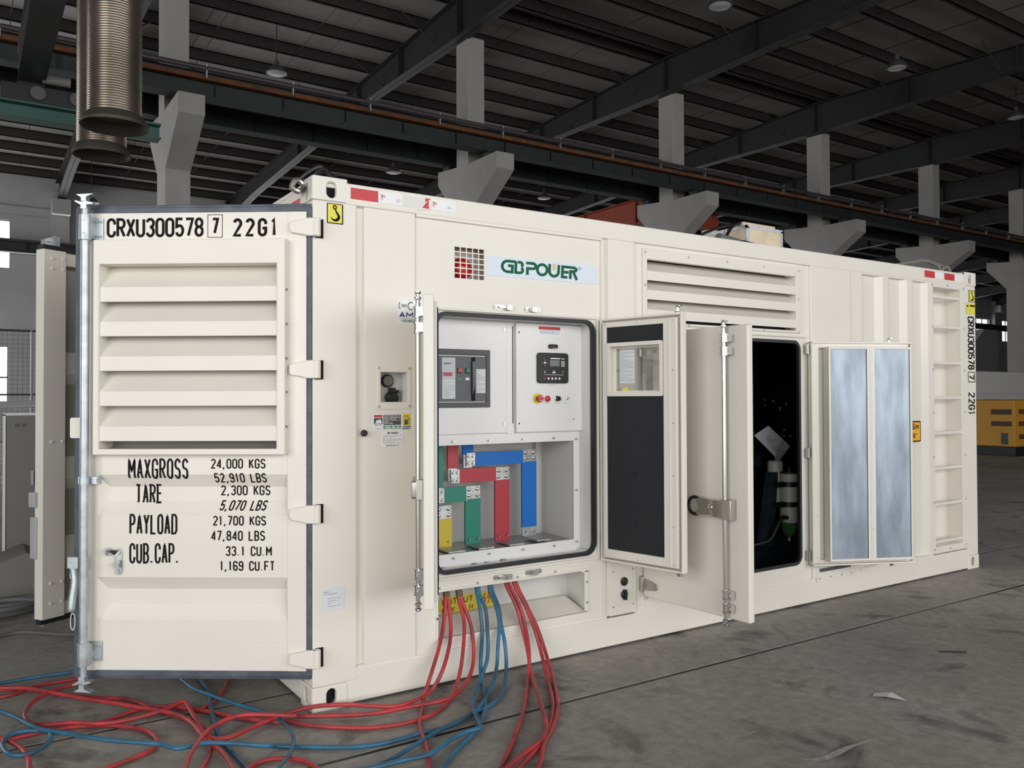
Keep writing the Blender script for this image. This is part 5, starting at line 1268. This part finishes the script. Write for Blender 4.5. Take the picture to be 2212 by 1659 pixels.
MB().lathe((3.925, .46, .66), (0, 0, 1), [(.058, 0), (.060, .33), (.048, .345)], 24).build('fuel_filter', 'filter_cream', t, label='second fuel filter behind the first')
MB().tube(crom([(3.90, .33, .575), (3.83, .32, .58), (3.78, .33, .51), (3.74, .36, .42), (3.66, .42, .38), (3.5, .5, .36)], 6), .016, 10).build('fuel_hose', 'black_rubber', t)
MB().poly(Frame((0, .52, 0), (1, 0, 0), (0, 0, 1), (0, -1, 0)), [(3.80, .20), (4.08, .20), (4.14, .27), (4.14, .36), (4.06, .40), (3.80, .33)], -.03, 0).build('lifting_plate', 'engine_blue', t, smooth=False)
MB().cyl((4.03, .515, .30), (4.03, .52, .30), .045, 20).build('lifting_hole', 'void', t)
MB().cyl((3.95, .9, 1.45), (3.95, .9, 2.2), .055, 20).cyl((3.86, .9, 1.45), (3.86, .9, 2.2), .05, 20).lathe((3.9, .9, 2.02), (0, 0, 1), [(.13, 0), (.13, .03)], 24).build('exhaust_pipe', 'chrome', t)
MB().lathe((4.6, 1.1, .6), (1, 0, 0), [(.10, 0), (.42, .02), (.42, .05), (.10, .06)], 32).build('fan', 'engine_black', t)
rad = MB().box(5.0, 5.1, .35, 1.85, .5, 2.2).build('radiator', 'engine_black', t, smooth=False)
m = MB()
for i in range(22): m.box(4.985, 5.0, .5, .95, 1.42+i*.022, 1.427+i*.022)
m.build('radiator_fins', 'cabinet_grey', rad, smooth=False, kind='stuff')
m = MB(); rnd = random.Random(4)
for i in range(26): m.lathe((rnd.uniform(4.1, 4.9), rnd.uniform(.9, 1.2), rnd.uniform(1.0, 1.5)), (0, -1, 0), [(.010, 0), (.008, .01)], 6)
m.build('bolt_heads', 'silver', t, kind='stuff')
t = thing('inspection_sheet', 'white printed sheet hanging at a slant on the engine', 'paper', (0, 0, 0))
SH = Frame((3.837, .50, 1.202), (.86, 0, .38), (.39, .0, -.86), (0, -1, .0))
a = [(3.745, .50, 1.205), (3.897, .50, 1.279), (3.99, .47, 1.19), (4.172, .50, 1.106), (3.985, .50, .965), (3.87, .46, 1.08)]
MB().add([(3.742, .51, 1.206), (3.897, .50, 1.279), (3.93, .47, 1.04), (4.03, .475, 1.175), (3.985, .50, .965), (4.172, .51, 1.106)], [(0, 1, 3, 2), (2, 3, 5, 4)]).build('sheet', 'paper', t, smooth=False)
SH = Frame((3.80, .458, 1.20), (.45, 0, .20), (.62, 0, -.75), (0, -1, 0))
m = MB()
for v in (.03, .055, .08, .12, .145, .17, .20): m.fbox(SH, .02, .02+.16*random.random()+.05, v, v+.006, 0, .0006)
m.build('print', 'print_grey', t, smooth=False)

# ================================================================== ON THE CONTAINER ROOF
t = thing('wooden_crate', 'plywood crate with metal edging lying on the container roof', 'crate', (3.43, .30, 2.566))
MB().box(0, .40, 0, .82, .015, .205).build('plywood_box', 'wood', t, smooth=False)
m = MB()
for x in (0, .40):
    for y in (0, .82): m.box(x-.003, x+.003+(.018 if x == 0 else -.0), y-.003 if y == 0 else y-.02, y+.018 if y == 0 else y+.003, .015, .205)
m.box(-.004, .022, -.004, .004, .015, .205).box(.385, .404, -.004, .003, .015, .205).box(-.004, .404, -.004, .01, .193, .215).box(-.004, .01, -.004, .824, .193, .215).box(.39, .404, 0, .824, .193, .215).box(0, .40, .81, .824, .193, .215)
m.build('metal_edging', 'galv', t, smooth=False)
for y in (.03, .37, .72): MB().box(.0, .36, y, y+.08, .215, .245).build('lid_batten', 'wood', t, smooth=False, bevel=.004)
m = MB()
for y in (.15, .18, .21, .6): m.box(-.012, .0, y, y+.012, .19, .215)
m.build('clip', 'steel', t, smooth=False)
m = print_lines(MB(), Frame((.08, -.001, .045), (1, 0, 0), (0, 0, 1), (0, -1, 0)), 0, .14, 0, .022, 1, 0, .8, 71); m.build('stamp', 'print_grey', t, smooth=False)
for nm, lab, pts in (('lashing_strap', 'black strap over the left end of the wooden crate', [(2.78, .1, 2.572), (2.95, .35, 2.63), (3.15, .42, 2.72), (3.42, .42, 2.80), (3.8, .42, 2.79)]),
                     ('lashing_strap', 'black strap over the middle of the wooden crate', [(3.02, .1, 2.575), (3.2, .28, 2.68), (3.42, .36, 2.80), (3.80, .38, 2.80)])):
    o = MB().tube(crom(pts, 6), .012, 6).build(nm, 'black', None); tag(o, lab, 'strap', 'straps over the crate')
o = MB().lathe((2.93, .12, 2.605), (1, 0, -.10), [(.030, 0), (.032, .005), (.032, .20), (.026, .205)], 18).build('grip_tube', 'tape_grey', None); tag(o, 'grey tubular hand grip on the container roof beside the crate', 'tool')
MB().tube([(3.12, .12, 2.592), (3.2, .12, 2.594), (3.29, .12, 2.588)], .020, 8).build('dark_end', 'black', o)
# rope / cable slings at both roof ends
def coil(name, label, paths, r, m_='black'):
    mb = MB()
    for p in paths: mb.tube(crom(p, 6), r, 7)
    o = mb.build(name, m_, None); tag(o, label, 'cable'); return o
coil('cable_bundle', 'black wrapped cable bundle draped over the near top corner of the container', [
    [(.02, .16, 2.50), (.015, .16, 2.585), (.03, .12, 2.635), (.07, .10, 2.665), (.13, .10, 2.63), (.20, .10, 2.60), (.33, .10, 2.58)],
    [(-.055, .12, 2.56), (-.03, .12, 2.585), (.02, .10, 2.63), (.07, .08, 2.655), (.11, .08, 2.62), (.17, .09, 2.60)],
    [(.04, .09, 2.61), (.08, .07, 2.645), (.13, .08, 2.615), (.24, .1, 2.59)]], .011, 'black')
o = MB().tube(crom([(-.052, .11, 2.578), (-.066, .11, 2.545), (-.040, .10, 2.525), (-.010, .11, 2.54), (-.006, .12, 2.565), (-.03, .12, 2.585), (-.052, .11, 2.578)], 6), .014, 8).build('shackle', 'steel', None); tag(o, 'metal shackle hanging beside the near top corner casting', 'shackle')
coil('wire_sling', 'dark steel wire sling lying in loops on the far roof end of the container', [
    [(5.0, .2, 2.585), (5.2, .2, 2.62), (5.4, .2, 2.66), (5.6, .2, 2.69), (5.78, .2, 2.67), (5.88, .2, 2.60)],
    [(5.25, .22, 2.58), (5.38, .22, 2.65), (5.58, .22, 2.70), (5.80, .22, 2.68), (5.95, .22, 2.66), (6.0, .22, 2.62), (5.92, .22, 2.59)],
    [(5.85, .2, 2.60), (5.90, .2, 2.65), (5.97, .2, 2.66), (6.0, .2, 2.63), (5.95, .2, 2.60)], [(5.1, .25, 2.59), (5.35, .25, 2.64), (5.5, .25, 2.645)]], .016, 'cabinet_grey')

# ================================================================== CABLES
CABLES = {
  'redA1': [(0.772, 0.1, 0.486), (0.767, 0.08, 0.415), (0.726, 0.03, 0.291), (0.66, -0.04, 0.205), (0.587, -0.1, 0.114), (0.53, -0.14, 0.035), (0.448, -0.267, 0.014), (0.352, -0.433, 0.014), (0.294, -0.582, 0.014), (0.249, -0.707, 0.014), (0.164, -0.879, 0.014), (0.086, -1.018, 0.014)],
  'redA2': [(0.788, 0.1, 0.484), (0.784, 0.08, 0.413), (0.767, 0.02, 0.287), (0.714, -0.05, 0.198), (0.634, -0.12, 0.111), (0.577, -0.119, 0.035), (0.467, -0.189, 0.035), (0.336, -0.217, 0.035), (0.249, -0.159, 0.035), (0.139, -0.06, 0.035), (-0.018, 0.001, 0.035), (-0.178, -0.031, 0.035), (-0.209, -0.029, 0.03), (-0.386, -0.12, 0.03), (-0.452, -0.132, 0.03), (-0.498, -0.092, 0.03), (-0.506, 0.009, 0.03), (-0.494, 0.293, 0.03), (-0.499, 0.428, 0.03), (-0.612, 0.361, 0.03), (-0.744, 0.331, 0.03), (-0.865, 0.345, 0.03), (-0.975, 0.434, 0.03), (-1.089, 0.476, 0.03), (-1.143, 0.552, 0.03), (-1.152, 0.69, 0.03), (-1.108, 0.842, 0.03), (-1.024, 0.951, 0.03), (-0.906, 1.007, 0.03)],
  'redA3': [(0.851, 0.1, 0.476), (0.854, 0.08, 0.403), (0.848, 0.02, 0.308), (0.803, -0.05, 0.199), (0.739, -0.12, 0.083), (0.634, -0.218, 0.014), (0.466, -0.351, 0.014), (0.29, -0.38, 0.014), (0.121, -0.325, 0.014), (-0.048, -0.186, 0.014), (-0.144, -0.06, 0.014), (-0.18, -0.044, 0.014), (-0.307, 0.098, 0.014), (-0.404, 0.25, 0.014), (-0.563, 0.447, 0.014), (-0.688, 0.485, 0.014), (-0.79, 0.444, 0.014), (-0.887, 0.41, 0.014), (-1.005, 0.428, 0.014), (-1.092, 0.44, 0.014), (-1.205, 0.429, 0.014), (-1.315, 0.419, 0.014), (-1.421, 0.444, 0.014)],
  'redA4': [(0.866, 0.1, 0.474), (0.871, 0.08, 0.401), (0.892, 0.02, 0.276), (0.866, -0.05, 0.131), (0.801, -0.11, 0.053), (0.681, -0.198, 0.022), (0.575, -0.244, 0.022), (0.365, -0.226, 0.022), (0.212, -0.206, 0.022), (0.018, -0.11, 0.022), (-0.116, -0.021, 0.022), (-0.129, -0.099, 0.05), (-0.293, 0.029, 0.05), (-0.386, 0.028, 0.05), (-0.487, -0.045, 0.05), (-0.563, -0.163, 0.05), (-0.627, -0.293, 0.05), (-0.67, -0.423, 0.05), (-0.703, -0.548, 0.05)],
  'blueB1': [(0.97, 0.1, 0.486), (0.966, 0.08, 0.431), (0.957, 0.03, 0.34), (0.949, 0.0, 0.23), (0.904, -0.06, 0.119), (0.868, -0.12, 0.043), (0.795, -0.274, 0.014), (0.721, -0.403, 0.014), (0.627, -0.528, 0.014), (0.499, -0.658, 0.014), (0.347, -0.772, 0.014), (0.201, -0.904, 0.014), (0.107, -1.002, 0.014)],
  'blueB2': [(0.985, 0.1, 0.485), (0.98, 0.08, 0.429), (0.989, 0.03, 0.352), (0.971, -0.02, 0.248), (0.934, -0.08, 0.127), (0.853, -0.14, 0.043), (0.716, -0.301, 0.03), (0.623, -0.461, 0.03), (0.566, -0.604, 0.03), (0.541, -0.651, 0.03), (0.459, -0.659, 0.03), (0.347, -0.704, 0.03), (0.222, -0.771, 0.03), (0.104, -0.763, 0.03), (-0.005, -0.759, 0.03), (-0.104, -0.743, 0.03), (-0.276, -0.724, 0.03)],
  'blueB3': [(1.053, 0.1, 0.485), (1.051, 0.08, 0.428), (1.06, 0.03, 0.351), (1.053, -0.01, 0.267), (1.012, -0.06, 0.167), (0.971, -0.11, 0.071), (0.856, -0.235, 0.022), (0.674, -0.421, 0.022), (0.529, -0.51, 0.022), (0.399, -0.553, 0.022), (0.243, -0.63, 0.022), (0.098, -0.701, 0.022), (-0.027, -0.748, 0.022), (-0.144, -0.792, 0.022)],
  'blueB4': [(1.07, 0.1, 0.483), (1.067, 0.08, 0.426), (1.076, 0.03, 0.348), (1.065, -0.01, 0.265), (1.05, -0.07, 0.18), (1.027, -0.12, 0.08), (0.926, -0.255, 0.014), (0.816, -0.366, 0.014), (0.705, -0.428, 0.014), (0.609, -0.459, 0.014), (0.453, -0.527, 0.014), (0.295, -0.526, 0.014), (0.128, -0.53, 0.014), (-0.001, -0.492, 0.014), (-0.156, -0.388, 0.014), (-0.265, -0.305, 0.014), (-0.335, -0.337, 0.045), (-0.458, -0.227, 0.045), (-0.547, -0.171, 0.045), (-0.641, -0.167, 0.045), (-0.694, -0.082, 0.045), (-0.768, -0.01, 0.045), (-0.894, 0.114, 0.045), (-1.035, 0.293, 0.045), (-1.122, 0.416, 0.045), (-1.187, 0.591, 0.045), (-1.251, 0.735, 0.045), (-1.366, 0.92, 0.045)],
  'redC1': [(1.16, 0.1, 0.489), (1.163, 0.08, 0.44), (1.188, 0.02, 0.335), (1.196, -0.03, 0.215), (1.182, -0.1, 0.114), (1.164, -0.15, 0.029), (1.005, -0.443, 0.03), (0.884, -0.659, 0.03), (0.788, -0.817, 0.03), (0.688, -0.913, 0.03), (0.531, -0.996, 0.03), (0.39, -1.073, 0.03), (0.249, -1.138, 0.03)],
  'redC2': [(1.181, 0.1, 0.486), (1.186, 0.08, 0.437), (1.209, 0.02, 0.34), (1.21, -0.04, 0.215), (1.175, -0.12, 0.112), (1.109, -0.207, 0.014), (0.867, -0.525, 0.014), (0.705, -0.713, 0.014), (0.556, -0.875, 0.014), (0.419, -1.016, 0.014), (0.289, -1.153, 0.014)],
  'redC3': [(1.216, 0.1, 0.482), (1.218, 0.08, 0.433), (1.251, 0.02, 0.326), (1.264, -0.05, 0.209), (1.258, -0.12, 0.098), (1.181, -0.285, 0.014), (1.006, -0.57, 0.014), (0.822, -0.791, 0.014), (0.695, -0.91, 0.014), (0.557, -1.004, 0.014), (0.456, -1.074, 0.014), (0.337, -1.155, 0.014)],
  'redC4': [(1.231, 0.1, 0.48), (1.235, 0.08, 0.43), (1.262, 0.02, 0.324), (1.283, -0.05, 0.214), (1.281, -0.13, 0.097), (1.206, -0.301, 0.014), (1.026, -0.583, 0.014), (0.848, -0.787, 0.014), (0.703, -0.916, 0.014), (0.605, -1.036, 0.014), (0.502, -1.139, 0.014), (0.402, -1.229, 0.014)],
  'redL2': [(-1.364, 1.265, 0.014), (-1.238, 1.176, 0.014), (-1.112, 1.096, 0.014), (-0.962, 0.904, 0.014), (-0.814, 0.751, 0.014), (-0.724, 0.68, 0.014), (-0.673, 0.579, 0.014), (-0.605, 0.396, 0.014), (-0.535, 0.257, 0.014), (-0.495, 0.14, 0.014), (-0.478, 0.019, 0.014), (-0.494, -0.104, 0.014), (-0.533, -0.238, 0.014), (-0.596, -0.36, 0.014), (-0.642, -0.466, 0.014)],
  'redL3': [(-1.364, 1.242, 0.032), (-1.239, 1.15, 0.032), (-1.126, 1.07, 0.032), (-1.026, 0.926, 0.032), (-0.883, 0.722, 0.032), (-0.772, 0.577, 0.032), (-0.692, 0.46, 0.032), (-0.588, 0.316, 0.032), (-0.529, 0.159, 0.032), (-0.517, -0.039, 0.032), (-0.506, -0.149, 0.032), (-0.49, -0.292, 0.032), (-0.494, -0.477, 0.032), (-0.501, -0.608, 0.032)],
  'redL5': [(-0.942, 0.409, 0.014), (-0.862, 0.366, 0.014), (-0.78, 0.297, 0.014), (-0.705, 0.191, 0.014), (-0.685, 0.062, 0.014), (-0.713, -0.029, 0.014), (-0.779, -0.073, 0.014), (-0.914, -0.131, 0.014), (-1.037, -0.203, 0.014)],
  'redL6': [(-1.341, 0.482, 0.03), (-1.261, 0.419, 0.03), (-1.22, 0.336, 0.03), (-1.187, 0.233, 0.03), (-1.171, 0.111, 0.03), (-1.173, -0.001, 0.03), (-1.182, -0.147, 0.03)],
  'redL7': [(-0.481, -0.514, 0.014), (-0.435, -0.452, 0.014), (-0.371, -0.417, 0.014), (-0.301, -0.427, 0.014), (-0.23, -0.491, 0.014), (-0.199, -0.594, 0.014), (-0.192, -0.708, 0.014)],
  'redBack': [(-0.125, 0.911, 0.014), (-0.191, 0.748, 0.014), (-0.232, 0.65, 0.014), (-0.277, 0.535, 0.014), (-0.373, 0.378, 0.014), (-0.455, 0.318, 0.014)],
  'blueLoop': [(-1.079, 0.375, 0.036), (-1.122, 0.408, 0.036), (-1.189, 0.433, 0.036), (-1.237, 0.395, 0.036), (-1.255, 0.297, 0.036), (-1.232, 0.185, 0.036), (-1.176, 0.145, 0.036), (-1.115, 0.19, 0.036), (-1.077, 0.269, 0.036), (-1.074, 0.333, 0.036)],
  'blueBack1': [(-0.463, 0.966, 0.028), (-0.431, 0.753, 0.028), (-0.413, 0.603, 0.028), (-0.371, 0.474, 0.028), (-0.312, 0.314, 0.028), (-0.213, 0.071, 0.028), (-0.173, -0.108, 0.028), (-0.191, -0.292, 0.028), (-0.26, -0.443, 0.028), (-0.341, -0.552, 0.028), (-0.405, -0.662, 0.028)],
  'blueBack2': [(-0.333, 0.93, 0.014), (-0.342, 0.751, 0.014), (-0.35, 0.533, 0.014), (-0.393, 0.322, 0.014), (-0.426, 0.104, 0.014), (-0.447, -0.06, 0.014), (-0.446, -0.227, 0.014), (-0.435, -0.452, 0.014), (-0.431, -0.578, 0.014)],
  'blueFar': [(-1.364, 1.291, 0.014), (-1.234, 1.297, 0.014), (-1.101, 1.298, 0.014), (-0.928, 1.287, 0.014), (-0.82, 1.288, 0.014)],
  'redFar': [(-1.303, 1.075, 0.014), (-1.204, 1.057, 0.014), (-1.077, 1.138, 0.014), (-0.962, 1.141, 0.014), (-0.864, 1.144, 0.014)],
}

LABELS = {
 'redA1': 'leftmost hanging red power cable, running straight forward over the floor', 'redA2': 'red cable forming the upper line on the floor and looping back at the far left',
 'redA3': 'red cable lowest of the three running left past the container corner', 'redA4': 'red cable turning sharply forward at the crossing below the end door',
 'blueB1': 'leftmost hanging blue cable, running forward to the bottom edge', 'blueB2': 'bright blue power cable with a sharp bend on the floor in front of the container',
 'blueB3': 'blue power cable, third of the hanging blue ones, running diagonally forward left', 'blueB4': 'rightmost hanging blue cable, stretching across the floor to the left edge',
 'redC1': 'red power cable of the right bunch, with an inward kink low on the floor', 'redC2': 'red power cable of the right bunch, leftmost where it leaves the photo',
 'redC3': 'red power cable of the right bunch, third from its left on the container rail', 'redC4': 'red power cable of the right bunch, outermost to the right',
 'redL2': 'red floor cable coming from the left edge and turning forward at the tangle', 'redL3': 'red floor cable from the left edge passing over the tangle towards the lower middle',
 'redL5': 'red floor cable making a wide bow below the end door', 'redL6': 'red floor cable end bending forward at the lower left corner', 'redL7': 'short red cable arch at the bottom edge of the photo',
 'redBack': 'thin red cable coming out from under the end door', 'blueLoop': 'blue cable loop lying at the lower left', 'blueBack1': 'blue cable from under the end door curving far to the right and back',
 'blueBack2': 'blue cable from under the end door running forward through the tangle', 'blueFar': 'dark blue cable far back at the left under the open doors', 'redFar': 'dark red cable far back at the left under the open doors'}
for k, pts in CABLES.items():
    red = k.startswith('red'); r = .0104 if k not in ('redBack', 'blueFar', 'redFar', 'blueBack1') else .0088
    if k[:4] in ('redC',): r = .0105
    pts = [(x, y, max(z, r+.001)) for x, y, z in pts]
    up = [(pts[0][0]-.006, .13, pts[0][2]+.10)] if k[-2] in 'ABC' and len(k) <= 6 else []
    P3 = crom(up+pts, 7)
    P3 = [(p.x, p.y, max(p.z, r+.001)) for p in P3]
    o = MB().tube(P3, r, 10).build('power_cable', 'cable_red' if red else 'cable_blue', None)
    tag(o, LABELS[k], 'cable', 'red power cables' if red else 'blue power cables')
    if up:
        n_ = 13 if k[-2] == 'A' else 8
        MB().tube(P3[:n_], r*1.25, 10).build('tape_wrap', 'tape_olive' if k[-2] == 'A' else ('tape_navy' if k[-2] == 'B' else 'tape_olive'), o, label='taped cable end')

# ================================================================== FLOOR ITEMS
o = MB().add([(2.47, -1.33, .004), (2.53, -1.385, .012), (2.506, -1.485, .003), (2.44, -1.417, .016), (2.41, -1.36, .006)], [(0, 1, 3), (1, 2, 3), (0, 3, 4)]).add([(2.47, -1.33, .003), (2.53, -1.385, .011), (2.506, -1.485, .002), (2.44, -1.417, .015)], [(0, 1, 3), (1, 2, 3)]).build('paper_scrap', 'paper', None, smooth=False)
tag(o, 'torn white scrap lying on the floor at the lower right', 'scrap')
o = MB().tube([(3.40, -1.145, .006), (3.45, -1.19, .008), (3.52, -1.238, .006)], .004, 6).build('wire_offcut', 'black_rubber', None); tag(o, 'thin dark wire offcut on the floor at the right', 'wire')
def dropcloth(): pass
t = thing('hose_heap', 'heap of dark hoses on the floor at the far left behind the end door', 'hose', (-1.2, 3.0, 0))
for i, (a, b, c) in enumerate(((.0, .0, .25), (.12, .1, .2), (-.05, -.12, .28))):
    MB().tube([(a+c*math.cos(q*PI/8), b+c*.6*math.sin(q*PI/8), .025+.03*i) for q in range(17)], .02, 8).build('hose_coil', 'tape_grey', t)
o = MB().tube(crom([(-1.35, 2.2, .012), (-1.1, 2.35, .012), (-.8, 2.1, .012), (-.6, 2.3, .012)], 6), .012, 8).build('floor_hose', 'tape_grey', None); tag(o, 'dark hose crossing the floor below the far end door', 'hose')
